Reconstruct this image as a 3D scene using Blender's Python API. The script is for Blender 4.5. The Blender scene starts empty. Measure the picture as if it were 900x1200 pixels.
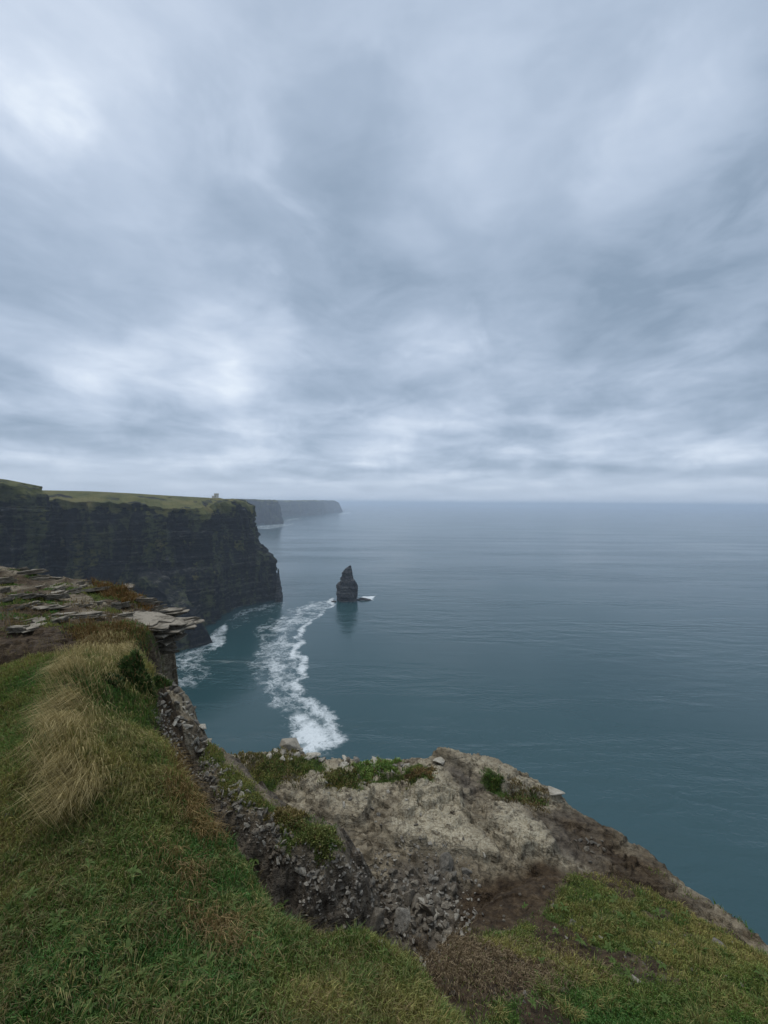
import bpy, bmesh, math
import numpy as np
from mathutils import Vector, Matrix

rng = np.random.default_rng(11)
EYE = 186.0                      # eye height above the sea, metres
C = bpy.context.scene.collection

# ------------------------------------------------------------------ camera
FPX, CX, CY = 451.0, 450.0, 600.0
PITCH, ROLL = math.atan(10.7 / FPX), math.radians(0.46)
fw = np.array([0, math.cos(PITCH), -math.sin(PITCH)])
r0 = np.array([1.0, 0, 0]); u0 = np.cross(r0, fw)
rt = math.cos(ROLL) * r0 + math.sin(ROLL) * u0
up = -math.sin(ROLL) * r0 + math.cos(ROLL) * u0
cd = bpy.data.cameras.new('camera'); cam = bpy.data.objects.new('camera', cd); C.objects.link(cam)
m = Matrix.Identity(4)
for i in range(3):
    m[i][0], m[i][1], m[i][2] = rt[i], up[i], -fw[i]
m[2][3] = EYE
cam.matrix_world = m
cd.sensor_fit = 'HORIZONTAL'; cd.sensor_width = 36; cd.lens = FPX / 900 * 36
cd.clip_start = 0.05; cd.clip_end = 200000
bpy.context.scene.camera = cam

def ray(px, py):
    return fw + (px - CX) / FPX * rt - (py - CY) / FPX * up
def pz(px, py, z):               # point of the sight line at height z relative to the eye
    d = ray(px, py); return d * (z / d[2])
def pd(px, py, y):               # point of the sight line at distance y ahead
    d = ray(px, py); return d * (y / d[1])
def sea_pt(px, py):
    return pz(px, py, -EYE)

# ------------------------------------------------------------------ noise
def _h(i, j, s):
    n = (i * 374761393 + j * 668265263 + s * 1274126177) & 0xffffffff
    n = ((n ^ (n >> 13)) * 1274126177) & 0xffffffff
    n = ((n ^ (n >> 16)) * 2246822519) & 0xffffffff
    return ((n ^ (n >> 15)) & 0xffff) / 65535.0
def vn(x, y, s=0):
    xf, yf = np.floor(x), np.floor(y); i, j = xf.astype(np.int64), yf.astype(np.int64)
    u, v = x - xf, y - yf
    u = u * u * u * (u * (u * 6 - 15) + 10); v = v * v * v * (v * (v * 6 - 15) + 10)
    a, b, c, d = _h(i, j, s), _h(i + 1, j, s), _h(i, j + 1, s), _h(i + 1, j + 1, s)
    return (a + (b - a) * u) + ((c + (d - c) * u) - (a + (b - a) * u)) * v
def fbm(x, y, s=0, o=4, g=0.5):
    x = np.asarray(x, float); y = np.asarray(y, float)
    t = 0; a = 1; n = 0
    for k in range(o):
        t = t + a * (vn(x * 2 ** k + 17.3 * k, y * 2 ** k - 9.1 * k, s + k) * 2 - 1); n += a; a *= g
    return t / n
def cell(x, y, s=0):             # worley: (distance to second - first, id value)
    xf, yf = np.floor(x).astype(np.int64), np.floor(y).astype(np.int64)
    d1 = np.full(x.shape, 9.0); d2 = d1.copy(); idv = np.zeros(x.shape)
    for a in (-1, 0, 1):
        for b in (-1, 0, 1):
            i, j = xf + a, yf + b
            d = np.hypot(i + _h(i, j, s) - x, j + _h(i, j, s + 5) - y)
            nv = _h(i, j, s + 9)
            c = d < d1
            d2 = np.where(c, d1, np.minimum(d2, d)); idv = np.where(c, nv, idv); d1 = np.where(c, d, d1)
    return d2 - d1, idv
def sst(a, b, x):
    t = np.clip((x - a) / (b - a), 0, 1); return t * t * (3 - 2 * t)

def sdf(poly, x, y):             # signed distance to a plan polygon, negative inside
    P = np.array([(p[0], p[1]) for p in poly], float); Q = np.roll(P, -1, 0)
    best = np.full(x.shape, 1e18); ins = np.zeros(x.shape, bool)
    for (ax, ay), (bx, by) in zip(P, Q):
        ex, ey = bx - ax, by - ay
        t = np.clip(((x - ax) * ex + (y - ay) * ey) / (ex * ex + ey * ey + 1e-12), 0, 1)
        best = np.minimum(best, (x - ax - t * ex) ** 2 + (y - ay - t * ey) ** 2)
        if ay != by:
            ins ^= ((ay > y) != (by > y)) & (x < ex * (y - ay) / (by - ay) + ax)
    d = np.sqrt(best); return np.where(ins, -d, d)

class RBF:                       # thin plate height field through control points
    def __init__(self, pts, lam=1e-3):
        P = np.array(pts, float); self.c = P[:, :2]; n = len(P)
        K = self.k(np.hypot(*(self.c[:, None] - self.c[None]).transpose(2, 0, 1))) + lam * np.eye(n)
        T = np.c_[np.ones(n), self.c]
        A = np.block([[K, T], [T.T, np.zeros((3, 3))]])
        self.w = np.linalg.solve(A, np.r_[P[:, 2], 0, 0, 0])
    @staticmethod
    def k(r):
        return np.where(r > 1e-9, r * r * np.log(np.maximum(r, 1e-9)), 0)
    def __call__(self, x, y):
        z = self.w[-3] + self.w[-2] * x + self.w[-1] * y
        for (a, b), w in zip(self.c, self.w):
            z = z + w * self.k(np.hypot(x - a, y - b))
        return z

# ------------------------------------------------------------------ object helpers
def props(o, label=None, cat=None, group=None, kind=None):
    if label: o['label'] = label
    if cat: o['category'] = cat
    if group: o['group'] = group
    if kind: o['kind'] = kind
    return o
def mesh_np(name, v, f, mat=None, attrs=None, smooth=True):
    v = np.asarray(v, np.float32); f = np.asarray(f, np.int32)
    me = bpy.data.meshes.new(name); k = f.shape[1]
    me.vertices.add(len(v)); me.vertices.foreach_set('co', v.ravel())
    me.loops.add(f.size); me.loops.foreach_set('vertex_index', f.ravel())
    me.polygons.add(len(f))
    me.polygons.foreach_set('loop_start', np.arange(0, f.size, k, dtype=np.int32))
    me.polygons.foreach_set('use_smooth', np.full(len(f), smooth))
    me.update(calc_edges=True)
    for an, av in (attrs or {}).items():
        av = np.asarray(av, np.float32)
        if av.ndim == 1:
            a = me.attributes.new(an, 'FLOAT', 'POINT'); a.data.foreach_set('value', av)
        else:
            a = me.attributes.new(an, 'FLOAT_COLOR', 'POINT')
            a.data.foreach_set('color', np.c_[av, np.ones(len(av))].astype(np.float32).ravel())
    if mat: me.materials.append(mat)
    return me
def link(name, me, parent=None):
    o = bpy.data.objects.new(name, me); C.objects.link(o)
    if parent: o.parent = parent
    return o
def grid_faces(nr, nc, wrap=False):
    i = np.arange(nr - 1)[:, None]; j = np.arange(nc if wrap else nc - 1)[None]
    a = i * nc + j; b = i * nc + (j + 1) % nc
    return np.stack([a, b, b + nc, a + nc], -1).reshape(-1, 4)
def empty(name, loc):
    o = bpy.data.objects.new(name, None); C.objects.link(o); o.location = loc; o.empty_display_size = .2
    return o

# ------------------------------------------------------------------ node helpers
class NT:
    def __init__(self, tree): self.t = tree; tree.nodes.clear()
    def n(self, typ, ins=None, out=0, **kw):
        nd = self.t.nodes.new('ShaderNode' + typ)
        for k, v in kw.items(): setattr(nd, k, v)
        for k, v in (ins or {}).items():
            s = nd.inputs[k]
            if isinstance(v, bpy.types.NodeSocket): self.t.links.new(v, s)
            else: s.default_value = v
        return nd.outputs[out]
    def math(self, op, a, b=0.0, c=None, clamp=False):
        ins = {0: a, 1: b}
        if c is not None: ins[2] = c
        return self.n('Math', ins, operation=op, use_clamp=clamp)
    def vm(self, op, a, b=(0, 0, 0), out=0, scale=None):
        ins = {0: a, 1: b}
        if scale is not None: ins[3] = scale
        return self.n('VectorMath', ins, out=out, operation=op)
    def mr(self, v, a, b, c=0.0, d=1.0, smooth=True):
        return self.n('MapRange', {'Value': v, 'From Min': a, 'From Max': b, 'To Min': c, 'To Max': d},
                      interpolation_type='SMOOTHSTEP' if smooth else 'LINEAR')
    def mix(self, f, a, b, blend='MIX'):
        nd = self.t.nodes.new('ShaderNodeMix'); nd.data_type = 'RGBA'; nd.blend_type = blend
        for s, v in ((nd.inputs[0], f), (nd.inputs[6], a), (nd.inputs[7], b)):
            if isinstance(v, bpy.types.NodeSocket): self.t.links.new(v, s)
            else: s.default_value = v if not isinstance(v, tuple) or len(v) == 4 else (*v, 1)
        return nd.outputs[2]
    def noise(self, vec, scale, detail=4.0, rough=0.5, dist=0.0, out=0):
        return self.n('TexNoise', {'Vector': vec, 'Scale': scale, 'Detail': detail, 'Roughness': rough, 'Distortion': dist}, out=out)
    def attr(self, name, out=2):
        return self.n('Attribute', out=out, attribute_name=name)
    def ramp(self, f, stops):
        nd = self.t.nodes.new('ShaderNodeValToRGB'); self.t.links.new(f, nd.inputs[0])
        e = nd.color_ramp.elements
        while len(e) < len(stops): e.new(0.5)
        for k, (p, c) in enumerate(stops): e[k].position = p; e[k].color = (*c, 1)
        return nd.outputs[0]
def material(name, fn):
    mt = bpy.data.materials.new(name); mt.use_nodes = True
    N = NT(mt.node_tree); r = fn(N)
    o = mt.node_tree.nodes.new('ShaderNodeOutputMaterial')
    mt.node_tree.links.new(r, o.inputs['Surface']); return mt
def principled(N, col, rough=0.85, normal=None, spec=0.25, **kw):
    ins = {'Base Color': col if not isinstance(col, tuple) else (*col, 1), 'Roughness': rough, 'Specular IOR Level': spec}
    if normal is not None: ins['Normal'] = normal
    ins.update(kw)
    return N.n('BsdfPrincipled', ins)
def bump(N, h, strength, dist, normal=None):
    ins = {'Height': h, 'Strength': strength, 'Distance': dist}
    if normal is not None: ins['Normal'] = normal
    return N.n('Bump', ins)

# ------------------------------------------------------------------ materials
def m_ground(N):
    p = N.n('TexCoord', out=3)
    g, so, pa, dk, ro = (N.attr(a) for a in ('grass', 'soil', 'pale', 'dark', 'straw'))
    n1 = N.noise(p, 3.0, 6, .6); n2 = N.noise(p, 14.0, 6, .65); n3 = N.noise(p, 55.0, 4, .6)
    stretch = N.vm('MULTIPLY', p, (1, 1, 3.5))
    nb = N.noise(stretch, 9.0, 5, .6, .4)
    rock = N.ramp(n2, [(.28, (.055, .044, .030)), (.42, (.150, .122, .080)), (.56, (.26, .215, .145)), (.74, (.42, .36, .255))])
    rock = N.mix(N.mr(n1, .40, .68, 0, .8), rock, (.115, .088, .055))
    vor = N.n('TexVoronoi', {'Vector': N.vm('ADD', p, N.vm('SCALE', N.noise(p, 6, 3, out=1), scale=.12)), 'Scale': 3.2}, feature='DISTANCE_TO_EDGE')
    beds = N.noise(N.vm('MULTIPLY', N.vm('ADD', p, N.vm('SCALE', N.noise(p, 2.0, 3, out=1), scale=.10)), (.6, .6, 15.0)), 1.6, 5, .6)
    rock = N.mix(N.mr(beds, .50, .40, 0, .55), rock, (.06, .050, .036)); rock = N.mix(N.mr(beds, .58, .68, 0, .35), rock, (.36, .32, .24))
    crack = N.mr(N.math('ADD', vor, N.math('MULTIPLY', N.math('SUBTRACT', n2, .45), .12)), .0, .035, .45, 1.0)
    rock = N.mix(crack, (.06, .05, .038), rock)
    # pale lichen crust
    lich = N.math('MULTIPLY', N.mr(N.math('ADD', N.math('MULTIPLY', n2, .7), N.math('ADD', N.math('MULTIPLY', n1, .5), N.math('MULTIPLY', n3, .3))), .58, .80), N.math('MULTIPLY', pa, .92))
    lc = N.mix(N.mr(n3, .35, .65), (.42, .36, .245), (.64, .58, .43))
    rock = N.mix(lich, rock, lc)
    spots = N.mr(N.noise(p, 34.0, 3, .5), .66, .72)
    rock = N.mix(N.math('MULTIPLY', spots, .35), rock, (.42, .39, .32))
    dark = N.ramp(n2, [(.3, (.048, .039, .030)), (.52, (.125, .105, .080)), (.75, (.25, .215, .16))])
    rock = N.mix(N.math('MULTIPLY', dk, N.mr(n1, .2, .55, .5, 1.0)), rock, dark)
    soil = N.ramp(n2, [(.3, (.022, .014, .008)), (.5, (.062, .042, .024)), (.62, (.10, .070, .040)), (.8, (.17, .125, .08))])
    turf = N.ramp(n2, [(.3, (.026, .038, .010)), (.55, (.062, .085, .022)), (.75, (.115, .112, .036))])
    turf = N.mix(ro, turf, (.12, .085, .035))
    col = N.mix(so, rock, soil)
    col = N.mix(N.mr(N.math('ADD', g, N.math('MULTIPLY', N.math('SUBTRACT', n2, .5), .6)), .3, .6), col, turf)
    h = N.math('ADD', N.math('MULTIPLY', n3, .4), N.math('ADD', n2, N.math('MULTIPLY', crack, .5)))
    h = N.math('ADD', h, N.math('ADD', nb, beds))
    h = N.math('ADD', h, N.math('MULTIPLY', N.noise(p, 120.0, 3, .6), .35))
    return principled(N, col, .9, bump(N, h, 1.0, .040), .2)
M_GROUND = material('ground', m_ground)

def m_stone(base, lo, hi, li=.35):
    def f(N):
        p = N.n('TexCoord', out=3); r = N.n('ObjectInfo', out=5)
        pp = N.vm('ADD', p, N.vm('SCALE', N.n('CombineXYZ', {0: r, 1: r, 2: r}), scale=40.0))
        a = N.noise(pp, 6, 6, .6); b = N.noise(pp, 30, 4, .6)
        c = N.ramp(a, [(.3, lo), (.5, base), (.72, hi)])
        c = N.mix(N.mr(b, .55, .66, 0, li), c, (.50, .48, .42))
        c = N.mix(N.math('MULTIPLY', r, .6), c, lo)
        return principled(N, c, .88, bump(N, N.math('ADD', a, N.math('MULTIPLY', b, .4)), .7, .02), .2)
    return f
M_STONE = material('grey_stone', m_stone((.17, .155, .128), (.07, .062, .05), (.30, .275, .225)))
M_PALE = material('pale_stone', m_stone((.40, .37, .30), (.18, .16, .125), (.58, .55, .47), .7))
M_DARK = material('dark_stone', m_stone((.18, .155, .118), (.075, .062, .046), (.33, .29, .22), .4))

def m_slab(N):
    p = N.n('TexCoord', out=3); r = N.n('ObjectInfo', out=5)
    pp = N.vm('ADD', p, N.vm('SCALE', N.n('CombineXYZ', {0: r, 1: r, 2: r}), scale=30.0))
    a = N.noise(pp, 5, 6, .65); b = N.noise(N.vm('MULTIPLY', pp, (1, 1, 9)), 12, 5, .6); d = N.noise(pp, 24, 4, .6)
    c = N.ramp(b, [(.3, (.032, .026, .018)), (.5, (.115, .098, .072)), (.7, (.24, .22, .175))])
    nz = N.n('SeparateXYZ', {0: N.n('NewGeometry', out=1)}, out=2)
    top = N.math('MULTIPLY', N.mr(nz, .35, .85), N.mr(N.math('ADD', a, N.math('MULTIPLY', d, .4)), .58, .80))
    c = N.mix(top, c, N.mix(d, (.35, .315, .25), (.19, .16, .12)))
    c = N.mix(N.mr(d, .62, .72, 0, .6), c, (.08, .075, .04))
    return principled(N, c, .88, bump(N, N.math('ADD', b, d), .7, .03), .2)
M_SLAB = material('bedded_slab', m_slab)

def m_blade(N):
    c = N.attr('col', 0)
    d = N.n('BsdfDiffuse', {'Color': c}); t = N.n('BsdfTranslucent', {'Color': c})
    g = N.n('BsdfGlossy', {'Color': (1, 1, 1, 1), 'Roughness': .5})
    s = N.n('MixShader', {0: .25, 1: d, 2: t})
    return N.n('MixShader', {0: .015, 1: s, 2: g})
M_BLADE = material('grass_blade', m_blade)

def m_leaf(N):
    p = N.n('TexCoord', out=3); r = N.n('ObjectInfo', out=5)
    a = N.noise(p, 60, 3, .5)
    c = N.mix(a, (.055, .095, .022), (.13, .17, .05)); c = N.mix(N.math('MULTIPLY', r, .6), c, (.05, .10, .018))
    d = principled(N, c, .65, bump(N, a, .3, .003), .15)
    return N.n('MixShader', {0: .15, 1: d, 2: N.n('BsdfTranslucent', {'Color': c})})
M_LEAF = material('broad_leaf', m_leaf)

def m_cliff(N):
    p = N.n('TexCoord', out=3); g = N.attr('grass')
    vert = N.noise(N.vm('MULTIPLY', p, (.05, .05, .008)), 1.0, 5, .6)
    strat = N.noise(N.vm('ADD', N.vm('MULTIPLY', p, (.004, .004, .22)), N.vm('SCALE', N.noise(p, .02, 3, out=1), scale=.6)), 1.0, 5, .65)
    fine = N.noise(N.vm('MULTIPLY', p, (.12, .12, .3)), 1.0, 6, .65)
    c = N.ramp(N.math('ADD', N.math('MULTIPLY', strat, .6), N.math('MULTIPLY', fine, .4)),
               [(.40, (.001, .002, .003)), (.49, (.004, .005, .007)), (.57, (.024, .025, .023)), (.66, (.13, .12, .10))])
    veg = N.math('MULTIPLY', N.mr(vert, .49, .60), N.mr(fine, .36, .56))
    c = N.mix(N.math('MULTIPLY', veg, .85), c, (.060, .068, .028))
    gc = N.ramp(N.noise(p, .035, 6, .65), [(.3, (.045, .052, .015)), (.5, (.090, .092, .028)), (.7, (.15, .125, .045))])
    gf = N.mr(N.math('ADD', g, N.math('MULTIPLY', N.math('SUBTRACT', fine, .5), 1.2)), .35, .65)
    c = N.mix(gf, c, gc)
    h = N.math('ADD', N.math('ADD', strat, fine), N.math('MULTIPLY', vert, .5))
    return principled(N, c, .92, bump(N, h, .9, 1.8), .12)
M_CLIFF = material('dark_cliff_rock', m_cliff)

def m_stack(N):
    p = N.n('TexCoord', out=3)
    strat = N.noise(N.vm('MULTIPLY', p, (.02, .02, .22)), 1.0, 4, .6); fine = N.noise(p, .25, 6, .65)
    c = N.ramp(N.math('ADD', N.math('MULTIPLY', strat, .6), N.math('MULTIPLY', fine, .4)),
               [(.40, (.010, .011, .012)), (.5, (.045, .045, .044)), (.60, (.14, .135, .125))])
    return principled(N, c, .92, bump(N, N.math('ADD', strat, fine), 1.0, 1.5), .12)
M_STACK = material('stack_rock', m_stack)

def m_tower(N):
    p = N.n('TexCoord', out=3); a = N.noise(p, 1.2, 5, .6)
    return principled(N, N.mix(a, (.50, .47, .40), (.68, .65, .57)), .9, bump(N, a, .5, .2))
M_TOWER = material('tower_stone', m_tower)
M_VOID = material('dark_opening', lambda N: principled(N, (.02, .02, .022), .8))

def m_sea(N):
    p = N.n('TexCoord', out=3)
    foam = N.attr('foam')
    # waves
    rot = N.n('Mapping', {'Vector': p, 'Rotation': (0, 0, math.radians(28)), 'Scale': (1, 2.0, 1)})
    w1 = N.noise(rot, .05, 3, .5, .6); w2 = N.noise(rot, .22, 4, .55, .6); w3 = N.noise(p, .6, 3, .5)
    h = N.math('ADD', N.math('MULTIPLY', w1, 2.0), N.math('ADD', N.math('MULTIPLY', w2, .8), N.math('MULTIPLY', w3, .20)))
    # foam threshold, lacy at the thin end
    q = N.vm('ADD', p, N.vm('SCALE', N.vm('SUBTRACT', N.noise(p, .035, 5, .62, out=1), (.5, .5, .5)), scale=46.0))
    lace = N.n('TexVoronoi', {'Vector': q, 'Scale': .075, 'Randomness': 1.0}, feature='DISTANCE_TO_EDGE')
    lace = N.mr(lace, .0, .30, 1.0, 0.0, False)
    lace2 = N.n('TexVoronoi', {'Vector': N.vm('ADD', q, (31.0, 7.0, 0)), 'Scale': .21, 'Randomness': 1.0}, feature='DISTANCE_TO_EDGE')
    lace2 = N.mr(lace2, .0, .30, 1.0, 0.0, False)
    fz = N.noise(q, .045, 6, .66); ff = N.noise(p, .45, 5, .62)
    pat = N.math('ADD', N.math('MULTIPLY', lace, .36), N.math('ADD', N.math('MULTIPLY', lace2, .22), N.math('MULTIPLY', N.math('SUBTRACT', fz, .5), 1.5)))
    pat = N.math('ADD', pat, N.math('MULTIPLY', N.math('SUBTRACT', ff, .5), .45))
    v = N.math('ADD', N.math('MULTIPLY', foam, 1.15), pat)
    f = N.math('MULTIPLY', N.mr(v, .48, 1.32), N.mr(foam, .03, .30))
    f = N.math('MULTIPLY', f, N.mr(foam, .2, 1.0, .75, .97))
    f = N.math('MAXIMUM', f, N.math('MULTIPLY', N.mr(N.math('ADD', foam, N.math('MULTIPLY', N.math('SUBTRACT', fz, .5), .7)), .22, .85), .55))
    fcol = N.mix(ff, (.50, .55, .56), (.78, .82, .83))
    turq = N.noise(p, .004, 3, .5)
    deep = N.mix(turq, (.011, .043, .049), (.019, .064, .069))
    streak = N.noise(N.n('Mapping', {'Vector': p, 'Rotation': (0, 0, math.radians(12)), 'Scale': (.0012, .012, 1)}), 1.0, 5, .6)
    rough = N.mr(streak, .35, .65, .15, .20)
    calm = N.noise(N.n('Mapping', {'Vector': p, 'Rotation': (0, 0, math.radians(8)), 'Scale': (.0014, .0065, 1)}), 1.0, 4, .6)
    sw = N.noise(N.n('Mapping', {'Vector': p, 'Rotation': (0, 0, math.radians(24)), 'Scale': (.012, .055, 1)}), 1.0, 3, .5, .4)
    h = N.math('ADD', h, N.math('MULTIPLY', sw, 5.0))
    nm = bump(N, h, N.mr(calm, .40, .62, .03, .46), 1.0)
    wat = principled(N, deep, rough, nm, .5, IOR=1.5)
    fo = principled(N, fcol, .9, nm, .1)
    return N.n('MixShader', {0: f, 1: wat, 2: fo})
M_SEA = material('sea_water', m_sea)

# ------------------------------------------------------------------ clifftop height field (relative to the eye)
A_poly = [pz(172, 800, -1.95), pz(185, 850, -1.9), pz(208, 885, -1.9), pz(243, 960, -1.9), pz(285, 1010, -1.95), pz(330, 1058, -1.97),
          pz(385, 1090, -1.97), pz(440, 1104, -1.97), pz(497, 1112, -1.97), pz(522, 1150, -1.97), (0.45, 1.3), (0.9, .6), (2.2, -.6), (6, -4), (60, -300),
          (-700, -300), (-700, 60), (-60, 11), (-14, 4.7), (-4.6, 4.0), (-3.5, 4.25), (-2.9, 4.6)]
A_z = RBF([pz(0, 1200, -1.6), pz(250, 1200, -1.66), pz(450, 1200, -1.76), pz(530, 1200, -1.95), pz(0, 1000, -1.62), pz(150, 1000, -1.64),
           pz(0, 900, -1.62), pz(0, 800, -1.70), pz(0, 775, -1.74), pz(30, 840, -1.70), pz(100, 772, -1.56), pz(70, 800, -1.48), pz(62, 860, -1.47), pz(160, 765, -1.72),
           pz(75, 940, -1.55), pz(200, 900, -1.78), pz(240, 960, -1.86), pz(165, 850, -1.8), pz(330, 1060, -1.93), pz(440, 1104, -1.95),
           pz(250, 1060, -1.78), pz(180, 1080, -1.68), pz(340, 1130, -1.82),
           (0, -3, -1.75), (-8, -5, -1.4), (4, -5, -2.4), (-12, 3, -1.5), (-10, 4.6, -1.7), (-5, 4.4, -1.76)])
C_poly = [(-60, 6), (-14, 3.6), (-8, 3.3), (-3.0, 4.3), (-3.3, 5.5), (-3.6, 6.1), (-3.98, 6.7), (-4.02, 7.2), (-4.5, 7.8), (-5.7, 8.3), (-8.3, 8.6), (-14, 9.6), (-60, 24)]
C_z = RBF([pd(0, 667, 8.2), pd(50, 675, 8.2), pd(120, 684, 8.0), pd(150, 692, 7.8), pd(185, 707, 7.6), pd(218, 724, 7.2), pd(0, 722, 5.6), pd(100, 730, 5.5), pd(60, 762, 4.3), pd(130, 752, 4.7),
           pd(160, 738, 5.3), pd(0, 772, 4.1), pd(0, 700, 6.6), pd(100, 710, 6.6), pd(175, 728, 6.4), (-14, 5, -1.5), (-14, 9, -1.2), (-40, 14, -.6)])
D_poly = [pz(158, 800, -2.4), pz(172, 786, -2.4), pz(200, 787, -2.4), pz(234, 813, -2.45), pz(246, 850, -2.6), pz(259, 890, -2.75), pz(235, 897, -2.7), pz(198, 885, -2.6), pz(165, 860, -2.4)]
D_z = RBF([pz(170, 795, -2.3), pz(200, 790, -2.38), pz(235, 816, -2.5), pz(245, 855, -2.62), pz(256, 888, -2.78), pz(200, 850, -2.3)])
F_poly = [pz(233, 868, -2.65), pz(270, 886, -2.65), pz(330, 940, -2.65), pz(393, 962, -2.75), pz(404, 1000, -2.78), pz(380, 1008, -2.78), pz(340, 985, -2.7), pz(300, 962, -2.68), pz(262, 925, -2.66), pz(232, 890, -2.66)]
F_z = RBF([pz(240, 872, -2.62), pz(270, 892, -2.66), pz(330, 945, -2.66), pz(395, 970, -2.76), pz(400, 1000, -2.8), pz(300, 958, -2.66)])
B_poly = [pz(261, 880, -3.1), pz(300, 877, -3.2), pz(342, 869, -3.3), pz(372, 876, -3.3), pz(400, 884, -3.4), pz(430, 888, -3.4), pz(470, 884, -3.4), pz(510, 887, -3.45), pz(562, 879, -3.5), pz(580, 897, -3.5),
          pz(612, 908, -3.5), pz(655, 925, -3.5), pz(664, 938, -3.5), pz(700, 955, -3.45), pz(760, 990, -3.4), pz(790, 1015, -3.3), pz(830, 1040, -3.2), pz(900, 1085, -3.0), pz(985, 1140, -2.85), (3.1, .6), (3.4, -4), (-1, -1), (-2, 1), (-2.4, 3), (-2.1, 4)]
B_z = RBF([pz(265, 884, -3.1), pz(340, 873, -3.3), pz(430, 889, -3.4), pz(560, 884, -3.48), pz(655, 928, -3.5), pz(760, 993, -3.4), pz(830, 1042, -3.2), pz(900, 1087, -3.0),
           pz(480, 1090, -3.42), pz(400, 985, -3.38), pz(600, 1000, -3.3), pz(520, 950, -3.32), pz(640, 960, -3.42), (2.8, 1.0, -2.9), (.3, 1.5, -3.3), (2, -2, -3)])
E_poly = [pz(503, 1150, -2.75), pz(520, 1112, -2.85), pz(545, 1075, -2.95), pz(572, 1045, -3.02), pz(620, 1026, -3.08), pz(680, 1022, -3.12), pz(745, 1035, -3.12), pz(800, 1060, -3.05),
          pz(862, 1095, -2.92), pz(960, 1150, -2.7), (2.5, .8), (2.4, -2), (.2, -1), (.15, 1.2)]
E_z = RBF([pz(545, 1085, -2.9), pz(620, 1040, -3.0), pz(700, 1040, -3.02), pz(800, 1075, -2.95), pz(690, 1100, -2.72), pz(600, 1130, -2.55), pz(700, 1190, -2.25), pz(900, 1200, -2.35),
           pz(560, 1195, -2.05), pz(860, 1110, -2.8), (.5, .5, -1.95), (2.2, .3, -2.3), pz(960, 1170, -2.5)])
# thin raised bedding slabs lying on the ledge
G_polys = [([pz(*q, -3.3) for q in ((490, 905), (515, 900), (538, 930), (549, 958), (585, 1002), (520, 992), (470, 985), (452, 962), (475, 930))], .07),
           ([pz(*q, -3.35) for q in ((572, 948), (604, 938), (628, 965), (650, 1000), (640, 1015), (600, 1012), (575, 985))], .10),
           ([pz(*q, -3.35) for q in ((350, 925), (400, 900), (440, 925), (425, 955), (380, 950))], .08),
           ([pz(*q, -3.4) for q in ((510, 889), (560, 882), (600, 910), (655, 928), (655, 940), (600, 930), (555, 915))], .09)]

def softplus(d, s):
    return s * np.logaddexp(0, d / s)

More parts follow.
